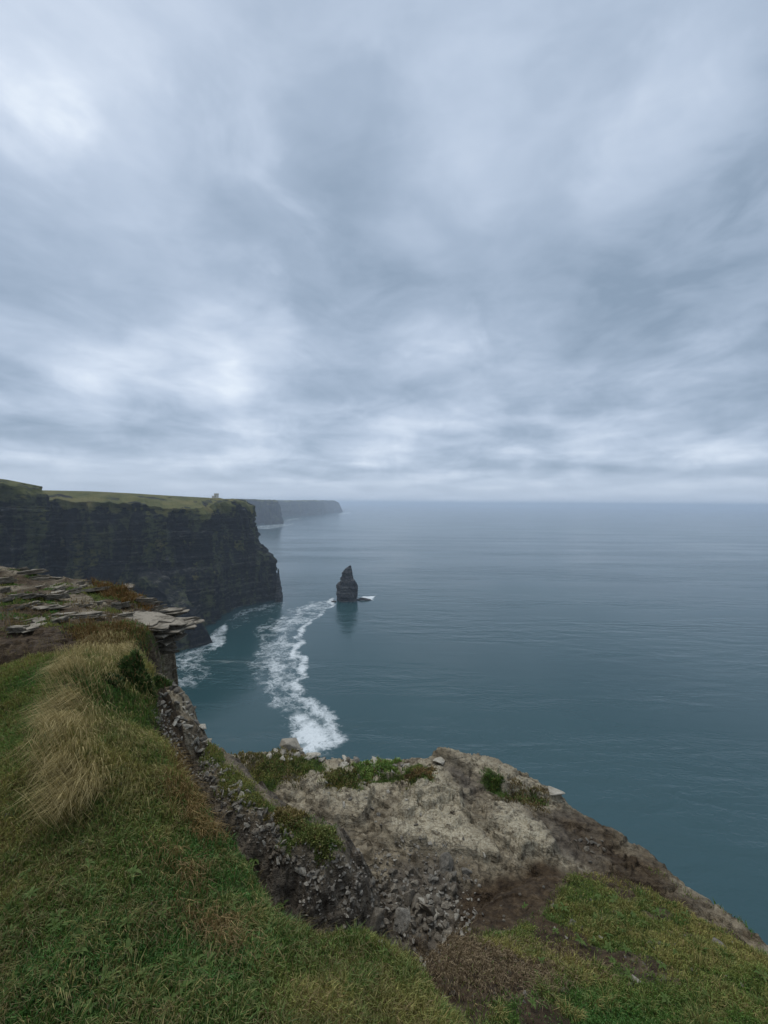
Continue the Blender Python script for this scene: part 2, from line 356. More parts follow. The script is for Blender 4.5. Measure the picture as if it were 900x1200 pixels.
ZN = 'ACDFBE'
def fields(x, y):
    """every zone's own surface; returns height, zone index, signed distances"""
    r = np.hypot(x, y); fine = sst(60, 14, r)
    wx = (.10 * fbm(x * 2.2, y * 2.2, 1, 4) + .03 * fbm(x * 11, y * 11, 2, 3)); wy = (.10 * fbm(x * 2.2, y * 2.2, 31, 4) + .03 * fbm(x * 11, y * 11, 32, 3))
    X, Y = x + wx, y + wy
    xc, yc = np.clip(x, -45, 12), np.clip(y, -12, 22)
    hum = fbm(x * 1.6, y * 1.6, 51, 4); tuf = fbm(x * 7, y * 7, 52, 3)
    rk = fbm(x * 3.2, y * 3.2, 61, 5, .55); rf = fbm(x * 16, y * 16, 62, 4, .6)
    ce, ci = cell(x * 2.3 + .3 * rk, y * 3.4 + .3 * rf, 3)
    ce2, ci2 = cell(x * 8 + .4 * rf, y * 11 + .3 * rk, 8)
    dA, dC, dD, dF, dB, dE = (sdf(P, X, Y) for P in (A_poly, C_poly, D_poly, F_poly, B_poly, E_poly))
    far = np.clip(r - 30, 0, None)
    zA = A_z(xc, yc) + .05 * hum + .022 * tuf * fine + .02 * far * (x < 0) * .6
    zA = zA - 2.6 * softplus(dA + .05 * rk, .045)
    zC = C_z(xc, yc)
    zc2 = zC + .11 * rk + .03 * rf
    st = .085; q = (zc2 + .10 * x * .3) / st; zc2 = zC * .25 + .75 * ((np.floor(q) + sst(.25, .75, q - np.floor(q))) * st - .10 * x * .3)
    zC = zc2 - np.where(x > -9, 13, 5) * softplus(dC + .12 * rk + .03 * (ci2 - .5), .05)
    zD = D_z(xc, yc) + .07 * rk + .035 * rf + .06 * (ci2 - .5) - 8.0 * softplus(dD + .08 * rk + .03 * (ci2 - .5), .05)
    zF = F_z(xc, yc) + .05 * rk + .02 * rf - 1.7 * softplus(dF + .06 * rk, .05) + sst(0, .15, dF) * (.10 * (ci2 - .5) + .06 * rf)
    zB0 = B_z(xc, yc) + .03 * rk + .010 * rf
    for P, hgt in G_polys:
        zB0 = zB0 + hgt * sst(.035, -.03, sdf(P, X, Y))
    st = .055; q = (zB0 - .05 * x + .03 * y) / st; zB = .35 * zB0 + .65 * ((np.floor(q) + sst(.3, .7, q - np.floor(q))) * st + .05 * x - .03 * y)
    for an, wl, am, sd0 in ((.62, .62, .075, 71), (2.05, .85, .06, 72), (1.1, .30, .03, 73)):
        uu = (x * math.cos(an) + y * math.sin(an)) / wl + .22 * rk + .05 * rf; vv = (-x * math.sin(an) + y * math.cos(an)) / (wl * 2.6) + .2 * rk
        i_, j_ = np.floor(uu).astype(np.int64), np.floor(vv).astype(np.int64); fr = uu - np.floor(uu)
        zB = zB + am * (_h(i_, j_, sd0) - .5) - .018 * sst(.035, 0, np.minimum(fr, 1 - fr))
    zB = zB + .024 * (ci - .5) + .022 * (ci2 - .5) + .010 * rf
    zB = zB - 6 * softplus(dB + .07 * rk + .03 * (ci - .5), .03)
    zE = E_z(xc, yc) + .05 * hum + .025 * tuf + .016 * rf + .02 * (ci2 - .5) * sst(-.5, -.1, dE) - 2.2 * softplus(dE + .05 * rk, .05)
    Z = np.stack([zA, zC, zD, zF, zB, zE]); k = np.argmax(Z, 0); z = np.take_along_axis(Z, k[None], 0)[0]
    return np.maximum(z, -EYE - 6), k, dict(A=dA, C=dC, D=dD, F=dF, B=dB, E=dE), rk, rf, tuf

def H(x, y):
    return fields(np.atleast_1d(np.asarray(x, float)), np.atleast_1d(np.asarray(y, float)))[0]
def hit(px, py, ymax=16.0):
    """where a sight line first meets the clifftop"""
    d = ray(px, py); t = np.geomspace(.7, ymax, 900)
    z = H(d[0] * t, d[1] * t); below = np.nonzero(z > d[2] * t)[0]
    if len(below) == 0: return None
    i = below[0]; return np.array([d[0] * t[i], d[1] * t[i], z[i]])
def ground_poly(pts):
    return [h for h in (hit(*p) for p in pts) if h is not None]

SOIL = [ground_poly([(530, 1095), (545, 1045), (600, 1022), (655, 1012), (672, 1032), (645, 1062), (605, 1090), (555, 1102)]),
        ground_poly([(492, 1110), (560, 1104), (600, 1118), (645, 1135), (640, 1172), (560, 1180), (508, 1172)]),
        ground_poly([(0, 712), (60, 738), (130, 748), (125, 768), (60, 772), (0, 772)]),
        ground_poly([(0, 1120), (40, 1165), (70, 1200), (0, 1200)]),
        ground_poly([(240, 1050), (300, 1080), (330, 1110), (290, 1110), (250, 1085)]),
        ground_poly([(700, 1120), (760, 1115), (800, 1140), (740, 1160)]),
        ground_poly([(650, 955), (700, 965), (760, 998), (830, 1048), (899, 1096), (899, 1125), (800, 1070), (730, 1035), (690, 1015)])]
PALE = [([(g[0], g[1]) for g in G_polys[0][0]], .80), ([(g[0], g[1]) for g in G_polys[1][0]], .80), ([(g[0], g[1]) for g in G_polys[2][0]], .6), ([(g[0], g[1]) for g in G_polys[3][0]], .5),
        (ground_poly([(330, 880), (470, 890), (500, 900), (440, 935), (400, 945), (330, 905)]), .75)]
DARK = [ground_poly([(420, 1040), (460, 1014), (525, 1014), (555, 1040), (545, 1105), (435, 1105)]), ground_poly([(615, 950), (660, 945), (700, 970), (730, 1010), (665, 1010)]),
        ground_poly([(505, 893), (535, 893), (570, 930), (545, 935)])]
STRAW = [ground_poly([(64, 805), (80, 770), (112, 752), (150, 748), (160, 762), (132, 785), (112, 825), (102, 860), (112, 895), (108, 930), (84, 965), (64, 955), (54, 890)]),
         ground_poly([(182, 1000), (215, 1010), (240, 1050), (290, 1095), (300, 1130), (260, 1110), (215, 1055)]),
         ground_poly([(555, 1105), (620, 1100), (700, 1130), (690, 1150), (610, 1150)]),
         ground_poly([(205, 890), (230, 930), (260, 985), (235, 985), (200, 930)])]
GREEN_C = [ground_poly([(80, 735), (150, 735), (172, 748), (190, 770), (150, 765), (100, 760)]), ground_poly([(110, 682), (150, 690), (180, 704), (165, 712), (120, 700)])]
MOSS_B = [ground_poly(p) for p in ([(775, 1010), (830, 1045), (895, 1090), (880, 1092), (820, 1055), (770, 1022)], [(266, 886), (320, 885), (372, 890), (380, 903), (330, 910), (280, 905)], [(385, 905), (420, 903), (420, 925), (380, 920)], [(415, 885), (465, 883), (475, 910), (430, 920)],
                                   [(475, 900), (505, 895), (505, 915), (480, 918)], [(572, 905), (590, 925), (640, 930), (640, 945), (590, 938), (568, 920)])]
def inpoly(P, x, y, soft, nz):
    return sst(soft, -soft, sdf(P, x, y) + nz)

def cover(x, y, k, dist, rk, rf, tuf):
    """what grows or lies on the surface"""
    nz = .09 * fbm(x * 5, y * 5, 91, 4)
    g = np.zeros(x.shape); so = g.copy(); pa = g.copy(); dk = g.copy(); sw = g.copy()
    A, Cc, D, F, B, E = (k == i for i in range(6))
    g = np.where(A, sst(.06, -.06, dist['A'] + nz * .6), g); so = np.where(A, sst(-.1, .05, dist['A']), so)
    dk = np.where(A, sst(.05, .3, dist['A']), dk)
    g = np.where(E, sst(.0, -.18, dist['E'] + nz), g); so = np.where(E, sst(-.25, -.05, dist['E'] + nz) , so); so = np.where(D, .7 * sst(-.2, .3, fbm(x * 4, y * 4, 93, 4)), so)
    bare = sst(.10, .34, fbm(x * 2.6, y * 2.6, 98, 5)) * sst(.2, -.3, dist['E'])
    g = np.where(E, g * (1 - .9 * bare), g); so = np.where(E, np.maximum(so, bare), so)
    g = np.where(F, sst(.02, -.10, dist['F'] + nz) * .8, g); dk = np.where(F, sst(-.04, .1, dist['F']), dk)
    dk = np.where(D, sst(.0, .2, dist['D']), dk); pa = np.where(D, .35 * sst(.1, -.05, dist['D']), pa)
    for P in GREEN_C: g = np.where(Cc, np.maximum(g, .9 * inpoly(P, x, y, .2, nz)), g)
    so = np.where(Cc, np.maximum(so, np.maximum(.9 * sst(-.35, .15, fbm(x * 1.7, y * 1.7, 95, 4)), sst(6.4, 5.2, y))), so); pa = np.where(Cc, .15, pa)
    g = np.where(Cc, np.maximum(g, .75 * sst(.05, .3, fbm(x * 2.3, y * 2.3, 96, 4)) * sst(4.6, 5.4, y)), g)
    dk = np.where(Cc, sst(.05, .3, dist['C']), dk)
    for P, a in PALE: pa = np.where(B, np.maximum(pa, a * inpoly(P, x, y, .22, nz * 1.6)), pa)
    pa = np.where(B, np.maximum(pa, .7 * sst(-.22, -.0, dist['B']) * sst(4.4, 4.9, y)), pa)
    pa = np.where(B, np.maximum(pa, .50 * sst(-.05, .45, fbm(x * 3.4, y * 3.4, 97, 5))), pa)
    for P in MOSS_B: g = np.where(B, np.maximum(g, .85 * inpoly(P, x, y, .08, nz)), g)
    for P in DARK: dk = np.where(B, np.maximum(dk, inpoly(P, x, y, .12, nz)), dk)
    for i, P in enumerate(SOIL):
        w = inpoly(P, x, y, .08 if i < 2 else .2, nz) * (1 if i < 2 else .9)
        if i == 6: w = w * np.clip(.75 + .8 * fbm(x * 4, y * 4, 94, 4), 0, 1)
        so = np.maximum(so, w); pa = pa * (1 - .8 * w); g = g * (1 - w * (1, .97, .9, .97, .6, .95, .8)[i])
    for i, P in enumerate(STRAW): sw = np.maximum(sw, inpoly(P, x, y, .12, nz))
    return g, so, pa, dk, sw

# polar sheet, finest ahead of the viewer
th = np.radians(np.concatenate([np.arange(-180, -72, 3.0), np.arange(-72, -56, .5), np.arange(-56, 54, .105), np.arange(54, 72, .5), np.arange(72, 180, 3.0)]))
rr = np.concatenate([[.05, .3, .6], np.geomspace(.9, 12, 760), np.geomspace(12.15, 60, 130)[0:], np.geomspace(64, 600, 40)])
R_, T_ = np.meshgrid(rr, th, indexing='ij')
gx, gy = (R_ * np.sin(T_)).ravel(), (R_ * np.cos(T_)).ravel()
gz, gk, gd, grk, grf, gtf = fields(gx, gy)
gatt = cover(gx, gy, gk, gd, grk, grf, gtf)
gv = np.c_[gx, gy, gz + EYE]; gf = grid_faces(len(rr), len(th), wrap=True)[:, ::-1]
fk = gk[gf[:, 0]]
def sub_mesh(name, sel, label, cat, kind='structure'):
    f = gf[sel]; f = f[gz[f].max(1) > -EYE - 5.9] if True else f
    u, inv = np.unique(f, return_inverse=True)
    me = mesh_np(name, gv[u], inv.reshape(f.shape), M_GROUND, dict(zip(('grass', 'soil', 'pale', 'dark', 'straw'), (a[u] for a in gatt))))
    return props(link(name, me), label, cat, None, kind)
sub_mesh('ground', (fk == 0), 'grassy bank of the clifftop underfoot, falling away at a ragged edge', 'ground')
sub_mesh('terrain', (fk == 1), 'brown earth and rock slope beneath the flagstone slabs at the left', 'terrain')
sub_mesh('ground_ledge', (fk == 4), 'flat lichen-blotched rock ledge jutting out over the sea', 'rock ledge')
sub_mesh('terrain_promontory', (fk == 2), 'narrow stony spur dropping straight to the sea beside the green bush', 'terrain')
sub_mesh('terrain_rib', (fk == 3), 'dark rock rib with a mossy top between grassy bank and ledge', 'terrain')
sub_mesh('ground_turf', (fk == 5), 'sloping turf patch with bare brown soil edge on the ledge', 'ground')

# ------------------------------------------------------------------ grass
def blades(x, y, z, L, W, az, lean, col, rngl, droop=.6):
    n = len(x); s = rngl.uniform(0, 2 * np.pi, n)
    dx, dy = np.cos(az), np.sin(az); wx, wy = np.cos(s) * W, np.sin(s) * W
    h1 = L * .55 * np.sqrt(np.clip(1 - (lean * .6) ** 2, .05, 1)); o1 = L * .55 * lean * .6
    h2 = h1 + L * .45 * np.clip(1 - lean * (1 + droop) * .7, -.6, 1); o2 = o1 + L * .45 * np.clip(lean * 1.3, 0, 1)
    V = np.empty((n, 5, 3), np.float32)
    V[:, 0] = np.c_[x - wx, y - wy, z - .01]; V[:, 1] = np.c_[x + wx, y + wy, z - .01]
    V[:, 2] = np.c_[x + dx * o1 - wx * .75, y + dy * o1 - wy * .75, z + h1]; V[:, 3] = np.c_[x + dx * o1 + wx * .75, y + dy * o1 + wy * .75, z + h1]
    V[:, 4] = np.c_[x + dx * o2, y + dy * o2, z + h2]
    b = np.arange(n, dtype=np.int64)[:, None] * 5
    F = np.concatenate([b + [0, 1, 3], b + [0, 3, 2], b + [2, 3, 4]], 1).reshape(-1, 3)
    K = np.repeat(col[:, None, :], 5, 1); 
    return V.reshape(-1, 3), F, K.reshape(-1, 3)

def scatter(n, box, seed, flank=False):
    g = np.random.default_rng(seed); x0, x1, y0, y1 = box
    # density falls with distance
    u = g.uniform(0, 1, n); y = y0 * (y1 / y0) ** u; x = g.uniform(-1, 1, n)
    lo, hi = np.maximum(x0, -1.16 * y - .3), np.minimum(x1, 1.12 * y + .3)
    x = lo + (hi - lo) * (x * .5 + .5)
    if flank: lo, hi = -1.16 * y - 3.2, -1.16 * y - .25
    x = lo + (hi - lo) * g.uniform(0, 1, n) if flank else x
    fl = fields(x, y); cv = cover(x, y, fl[1], *fl[2:])
    return g, x, y, fl, cv

def lerp(a, b, t): return np.asarray(a)[None] * (1 - t[:, None]) + np.asarray(b)[None] * t[:, None]

GV = []; off = 0
def add_blades(store, V, F, K):
    store.append((V, F, K))
def flush(name, store, label, cat):
    o = 0; fs = []
    for V, F, K in store: fs.append(F + o); o += len(V)
    V = np.concatenate([s[0] for s in store]); V[:, 2] += EYE
    me = mesh_np(name, V, np.concatenate(fs), M_BLADE, {'col': np.concatenate([s[2] for s in store])}, smooth=False)
    return props(link(name, me), label, cat, None, 'stuff')

turf = []; dry = []
for sargs in ((900000, (-9, 3.2, 1.0, 8.6), 5), (260000, (-12, 3, .4, 4.2), 6, True)):
    g_, x, y, fl, (gr, so, pa, dk, sw) = scatter(*sargs)
    zone = fl[1]
    patch = fbm(x * 1.3, y * 1.3, 201, 4); patch2 = fbm(x * 4.5, y * 4.5, 202, 3)
    keep = (g_.uniform(0, 1, len(x)) < np.clip(gr * 1.1, 0, 1) * (.55 + .45 * sst(-.4, .2, patch2))) & (np.abs(fl[0]) < 5)
    x, y, z, zone, patch, patch2, sw = x[keep], y[keep], fl[0][keep], zone[keep], patch[keep], patch2[keep], sw[keep]
    n = len(x); u = g_.uniform(0, 1, n)
    L = (.018 + .034 * u ** 2) * (1 + .9 * np.clip(patch2, 0, 1)) * np.where(zone == 5, .8, 1) * (1 + .5 * sw)
    L = L * np.where(zone == 0, 1 + .5 * sst(2.0, 3.4, y), 1)
    yel = np.clip(.14 + 1.1 * patch + .7 * patch2 + .22 * g_.normal(0, 1, n) + .5 * sw, 0, 1)
    col = lerp((.108, .188, .036), (.285, .258, .075), yel)
    brn = (g_.uniform(0, 1, n) < .05 + .22 * np.clip(patch2, 0, 1)); col[brn] = lerp((.19, .125, .05), (.36, .27, .12), g_.uniform(0, 1, brn.sum()))
    lush = sst(.0, .38, -patch) * (g_.uniform(0, 1, n) < .7); col = col * (1 - lush[:, None]) + np.array([(.082, .190, .042)]) * lush[:, None]
    col *= g_.uniform(.6, 1.3, (n, 1))
    az = g_.uniform(0, 2 * np.pi, n); az = np.where(g_.uniform(0, 1, n) < .5, -.9 + .8 * g_.normal(0, 1, n) + 2 * patch, az)
    add_blades(turf, *blades(x, y, z, L, (.0008 + .0006 * y) * g_.uniform(.6, 1.3, n), az, g_.uniform(.2, .95, n), col, g_))
flush('grass', turf, 'short green and yellowish turf covering the bank and the right-hand slope', 'grass')

# long straw: the wind-combed mane and smaller tufts
def straw(n, polys, box, Lr, seed, dirfn, wid, colr):
    g, x, y, fl, cv = scatter(n, box, seed)
    w = np.zeros(len(x))
    for P in polys: w = np.maximum(w, inpoly(P, x, y, .10, .05 * fbm(x * 6, y * 6, 301, 3)))
    cl = .30 + .70 * sst(-.2, .3, fbm(x * 6, y * 6, 303, 4))
    k = (g.uniform(0, 1, len(x)) < w * cl) & (fl[0] > -5); x, y, z = x[k], y[k], fl[0][k]; n = len(x)
    c = lerp(colr[0], colr[1], g.uniform(0, 1, n)) * g.uniform(.65, 1.2, (n, 1))
    az, lean = dirfn(g, x, y)
    add_blades(dry, *blades(x, y, z, g.uniform(*Lr, n), wid * (.6 + .25 * y), az, lean, c, g, .9))
mc = np.mean([(p[0], p[1]) for p in STRAW[0]], 0)
def mane(g, x, y):
    sx = fbm(x * 2.2, y * 2.2, 305, 2)
    side = np.clip((x - (-.88 * y + .35)) * 3.2, -1, 1)          # left of the crest falls left, right of it falls right
    return np.arctan2(-.75, .22 + .40 * side) + .75 * sx + .6 * fbm(x * 9, y * 9, 308, 2) + .24 * g.normal(0, 1, len(x)), np.clip(g.normal(.80, .12, len(x)) + .25 * fbm(x * 4, y * 4, 306, 2), .3, 1)
straw(140000, STRAW[:1], (-5, -.5, 1.5, 5.4), (.10, .32), 21, mane, .0011, ((.20, .16, .05), (.52, .42, .20)))
straw(34000, [ground_poly([(150, 748), (176, 765), (170, 830), (190, 900), (150, 960), (100, 960), (110, 890), (115, 820)])], (-5, -.5, 1.5, 5.4), (.06, .22), 28, mane, .0012, ((.13, .13, .035), (.34, .28, .11)))
rnd = lambda g, x, y: (g.normal(-1.0, .8, len(x)) + fbm(x * 3, y * 3, 7, 2), np.clip(g.normal(.65, .2, len(x)), .1, 1))
straw(40000, STRAW[1:2], (-1.6, 0, 1.1, 2.6), (.07, .17), 22, rnd, .0016, ((.14, .085, .03), (.33, .24, .10)))
straw(45000, STRAW[2:3] + SOIL[1:2], (.2, 2, 1.6, 3.2), (.03, .08), 23, rnd, .0018, ((.12, .08, .045), (.30, .23, .13)))
straw(50000, STRAW[3:4], (-2.6, -.6, 1.8, 3.6), (.08, .18), 24, rnd, .0016, ((.14, .09, .03), (.30, .21, .08)))
# loose straw all over the bank, and brown tufts along the outcrop top
bankp = [(-4, 4.6), (-2.7, 4.3), (-1.7, 3), (-1, 2.2), (-.3, 1.8), (.1, 1.7), (.2, 1), (-1.6, 1), (-4.5, 3.5)]
straw(45000, [bankp], (-5, .3, 1.0, 5), (.05, .12), 25, rnd, .0011, ((.11, .085, .028), (.22, .175, .075)))
straw(60000, GREEN_C, (-8, -2, 4, 8.8), (.10, .24), 26, rnd, .0020, ((.10, .055, .018), (.24, .16, .06)))
topc = [[(p[0], p[1]) for p in (pd(105, 684, 7.9), pd(150, 692, 7.7), pd(190, 708, 7.5), pd(175, 715, 7.0), pd(120, 700, 7.2))]]
straw(11000, [[(p[0], p[1]) for p in (pd(0, 690, 7.0), pd(110, 690, 7.0), pd(170, 715, 6.4), pd(150, 740, 5.4), pd(0, 738, 5.0))]], (-8, -2, 4.5, 8.0), (.04, .12), 29, rnd, .0018, ((.11, .08, .03), (.28, .20, .085)))
straw(26000, topc, (-8, -2, 6, 8.6), (.08, .2), 27, rnd, .0020, ((.12, .055, .016), (.26, .15, .05)))
tg = np.random.default_rng(61); nT = 1500
ty = 1.05 * (5.2 / 1.05) ** tg.uniform(0, 1, nT); tx = tg.uniform(-1.15, 1.1, nT) * ty
f_ = fields(tx, ty); c_ = cover(tx, ty, f_[1], *f_[2:]); ok = (c_[0] > .5) & np.isin(f_[1], (0, 5)); tx, ty = tx[ok], ty[ok]
tx = np.repeat(tx, 70); ty = np.repeat(ty, 70); sz = np.repeat(tg.uniform(.35, 1.25, len(tx) // 70), 70); hue = np.repeat(tg.uniform(0, 1, len(tx) // 70), 70); wind = np.repeat(tg.normal(-.9, .9, len(tx) // 70), 70)
aa = tg.uniform(0, 6.283, len(tx)); ro = .035 * sz * np.sqrt(tg.uniform(0, 1, len(tx))); bx, by = tx + np.cos(aa) * ro, ty + np.sin(aa) * ro
az_ = np.where(tg.uniform(0, 1, len(tx)) < .55, aa, wind); cc = lerp((.085, .16, .034), (.29, .25, .085), np.clip(hue + .25 * tg.normal(0, 1, len(tx)), 0, 1)) * tg.uniform(.55, 1.25, (len(tx), 1))
add_blades(dry, *blades(bx, by, H(bx, by), tg.uniform(.03, .085, len(tx)) * sz, .0007 + .0006 * ty, az_, tg.uniform(.25, .95, len(tx)), cc, tg, .9))
flush('dry_grass', dry, 'long straw-coloured grass combed over the bank in a pale mane', 'dry grass')

# ------------------------------------------------------------------ stones
def stone_mesh(name, seed, mat, flat=.55, n=16, elong=1.3):
    g = np.random.default_rng(seed); bm = bmesh.new()
    p = g.normal(0, 1, (n, 3)); p /= np.linalg.norm(p, axis=1)[:, None]; p *= g.uniform(.75, 1, (n, 1)) * np.array([elong, 1, flat]) * .5
    for q in p: bm.verts.new(q)
    r = bmesh.ops.convex_hull(bm, input=bm.verts)
    bmesh.ops.delete(bm, geom=[v for v in bm.verts if not v.link_faces], context='VERTS')
    bmesh.ops.bevel(bm, geom=list(bm.edges), offset=.035, segments=1, affect='EDGES', clamp_overlap=True)
    me = bpy.data.meshes.new(name); bm.to_mesh(me); bm.free(); me.materials.append(mat); return me
ST = {k: [stone_mesh('stone', s + 100 * i, mt, fl_, 15, el) for s in range(7)] for i, (k, mt, fl_, el) in enumerate((('g', M_STONE, .5, 1.3), ('p', M_PALE, .42, 1.5), ('d', M_DARK, .6, 1.25)))}
srng = np.random.default_rng(77)
def put_stone(px, py, wpx, kind, label, cat='stone', group=None, name='stone', sink=.12, tilt=.35):
    h = hit(px, py)
    if h is None: return None
    s = wpx / FPX * h[1] * srng.uniform(.85, 1.1)
    o = link(name, ST[kind][srng.integers(7)]); o.location = (h[0], h[1], h[2] + EYE + s * (.2 - sink))
    o.scale = (s, s * srng.uniform(.75, 1.1), s); o.rotation_euler = (srng.normal(0, tilt), srng.normal(0, tilt), srng.uniform(0, 6.28))
    return props(o, label, cat, group)
for a in ((48, 1130, 16, 'g', 'pale grey slab of stone lying in the grass, left of the creamy pebble'),
          (119, 1148, 9, 'p', 'small creamy pebble in the grass right of the grey slab'),
          (177, 1062, 11, 'd', 'dark stone half sunk in green grass above the broad leaves'),
          (28, 1174, 12, 'g', 'grey stone on the bare dirt in the lower left corner'),
          (16, 1187, 12, 'd', 'dark stone on bare dirt touching the bottom left corner'),
          (140, 923, 13, 'd', 'dark stone hidden in the long grass below the straw mane'),
          (12, 956, 16, 'g', 'flat grey stone in the grass at the left picture edge'),
          (97, 988, 11, 'g', 'grey stone, left one of the pair in the mid bank grass'),
          (116, 989, 9, 'p', 'pale stone, right one of the pair in the mid bank grass'),
          (668, 1083, 13, 'g', 'lone grey stone in the middle of the right-hand turf'),
          (747, 1151, 11, 'p', 'pale stone on the bare soil scrape of the right turf'),
          (762, 1108, 10, 'd', 'dark stone at the upper rim of the soil scrape'),
          (845, 1112, 17, 'g', 'biggest grey stone on the right turf, near the outer rim'),
          (838, 1184, 15, 'g', 'grey stone in the turf at the bottom right corner'),
          (858, 1106, 9, 'p', 'small white stone beside the biggest grey stone of the turf'),
          (352, 1022, 14, 'p', 'white stone on the dark side of the rock rib'),
          (530, 1165, 9, 'g', 'grey stone on the brown soil wedge between the two turf slopes'),
          (615, 1168, 9, 'g', 'grey stone in the stalky brown soil right of the wedge')):
    put_stone(*a)
def cluster(n, poly, lo, hi, kinds, label, group, seed, name='stone', cat='stone', tilt=.5):
    g = np.random.default_rng(seed); P = np.array(poly, float); k = 0; tries = 0
    while k < n and tries < n * 30:
        tries += 1
        q = g.uniform(P.min(0), P.max(0))
        if sdf(poly, np.array([q[0]]), np.array([q[1]]))[0] > 0: continue
        w = lo + (hi - lo) * g.uniform() ** 2.2
        if put_stone(q[0], q[1], w, kinds[g.integers(len(kinds))], label, cat, group, name, tilt=tilt): k += 1
cluster(34, [(560, 1110), (640, 1060), (720, 1050), (800, 1085), (880, 1120), (880, 1185), (560, 1185)], 3, 9, 'gdgp', 'small stone lying loose in the patchy right-hand turf', 'stones in the right-hand turf', 42)
cluster(30, [(10, 1100), (120, 1060), (330, 1110), (330, 1185), (10, 1190)], 2.5, 7, 'gdp', 'small stone lying loose in the near bank grass', 'stones in the near bank grass', 43)
cluster(9, [(735, 1110), (770, 1105), (800, 1135), (760, 1165), (725, 1150)], 4, 8, 'ggd', 'small grey stone among others scattered on the soil scrape of the right turf', 'stones on the soil scrape', 31)
cluster(120, [(425, 1050), (450, 1010), (530, 1005), (555, 1030), (535, 1085), (520, 1104), (440, 1100)], 5, 15, 'dddgd', 'dark angular rock in the rubble heap filling the gully', 'rocks of the gully rubble', 32, 'rock', 'rock', .6)
cluster(9, [(425, 1030), (470, 1000), (540, 1015), (550, 1050), (525, 1098), (445, 1098)], 18, 30, 'dg', 'big angular boulder half buried in the dark gully rubble', 'boulders in the gully rubble', 41, 'rock', 'rock', .5)
cluster(8, [(490, 1050), (540, 1040), (538, 1085), (500, 1095)], 9, 16, 'p', 'pale ochre rock lying on the dark gully rubble', 'pale rocks on the gully rubble', 36, 'rock', 'rock', .6)
cluster(70, [(172, 800), (200, 790), (236, 818), (246, 858), (254, 885), (225, 880), (185, 850)], 4, 13, 'pggp', 'pale flaky stone strewn on the narrow stony spur', 'stones on the stony spur', 33)
cluster(90, [(228, 875), (262, 905), (300, 945), (352, 985), (352, 1015), (330, 1020), (285, 985), (240, 915)], 4, 11, 'gdpd', 'flaky stone stuck in the dark side of the rock rib', 'stones on the rock rib', 34, 'rock_flake', 'rock flake', .9)
cluster(75, [(232, 878), (258, 890), (300, 938), (348, 985), (335, 1003), (285, 972), (240, 912)], 5, 12, 'pgpg', 'pale flake standing out of the crest of the rock rib', 'flakes on the rib crest', 39, 'rock_flake', 'rock flake', 1.0)
cluster(40, [(500, 1112), (560, 1060), (640, 1030), (655, 1045), (600, 1090), (640, 1130), (620, 1170), (520, 1170)], 2.5, 6, 'dg', 'small stone lying on the bare brown soil edge of the turf', 'stones on the brown soil', 40)
cluster(46, [(300, 881), (345, 873), (420, 890), (500, 890), (490, 899), (420, 902), (360, 892), (305, 890)], 5, 15, 'ppg', 'white weathered rock along the seaward rim of the ledge', 'rocks on the ledge rim', 35, 'rock', 'rock', .2)
cluster(30, [(360, 905), (470, 905), (500, 960), (600, 1000), (620, 1020), (540, 1000), (430, 975)], 3, 8, 'pg', 'loose pale chip of stone on the lichen ledge', 'chips on the ledge', 37, 'stone_chip', 'stone chip')
cluster(16, [(672, 985), (705, 980), (715, 1000), (690, 1012)], 4, 9, 'gd', 'grey chip in the dark hollow by the right rim of the ledge', 'chips in the rim hollow', 38, 'stone_chip', 'stone chip')
for a in ((428, 884, 20, 'p', 'largest white block on the ledge rim, left of the green plant clump'), (342, 875, 26, 'p', 'white block at the highest far corner of the ledge rim'),
          (286, 880, 24, 'p', 'long white block at the left end of the ledge rim'), (648, 928, 20, 'p', 'white block capping the right-hand corner of the ledge'), (515, 893, 17, 'p', 'white block right of the green plant clump on the rim')):
    put_stone(*a, name='rock', cat='rock', tilt=.12)

# loose fine rubble, too many to count
rub = []
g = np.random.default_rng(55); fo = 0
bases = [stone_mesh('rubble', 500 + s, M_DARK, .55, 9, 1.3) for s in range(3)]
bv = [(np.array([v.co[:] for v in b.vertices]), [tuple(p.vertices) for p in b.polygons]) for b in bases]
VV = []; FF = []
for P, n, lo, hi in (([(405, 1015), (450, 995), (535, 1000), (560, 1030), (540, 1100), (430, 1104)], 1100, .012, .045), ([(355, 990), (410, 1010), (425, 1050), (400, 1085), (360, 1055)], 260, .012, .05), ([(232, 880), (300, 950), (350, 990), (340, 1025), (270, 960)], 400, .01, .035), ([(170, 800), (235, 818), (254, 888), (185, 850)], 300, .015, .05)):
    W = np.array(ground_poly(P)); pl = W[:, :2]; k = 0
    while k < n:
        q = g.uniform(pl.min(0), pl.max(0), (400, 2)); q = q[sdf(pl, q[:, 0], q[:, 1]) < .05]
        zz = H(q[:, 0], q[:, 1])
        for (a, b), z_ in zip(q, zz):
            if k >= n: break
            s = lo + (hi - lo) * g.uniform() ** 2; v, f = bv[g.integers(3)]
            M3 = np.array(Matrix.Rotation(g.uniform(0, 6.28), 3, 'Z') @ Matrix.Rotation(g.normal(0, .6), 3, 'X'))
            VV.append(v @ M3.T * s + np.array([a, b, z_ + EYE + s * .12])); FF += [tuple(i + fo for i in p) for p in f]; fo += len(v); k += 1
me = bpy.data.meshes.new('rubble'); me.from_pydata(np.concatenate(VV).tolist(), [], FF); me.materials.append(M_STONE)
props(link('rubble', me), 'fine dark stone chips filling the gully and the foot of the rib', 'rubble', None, 'stuff')

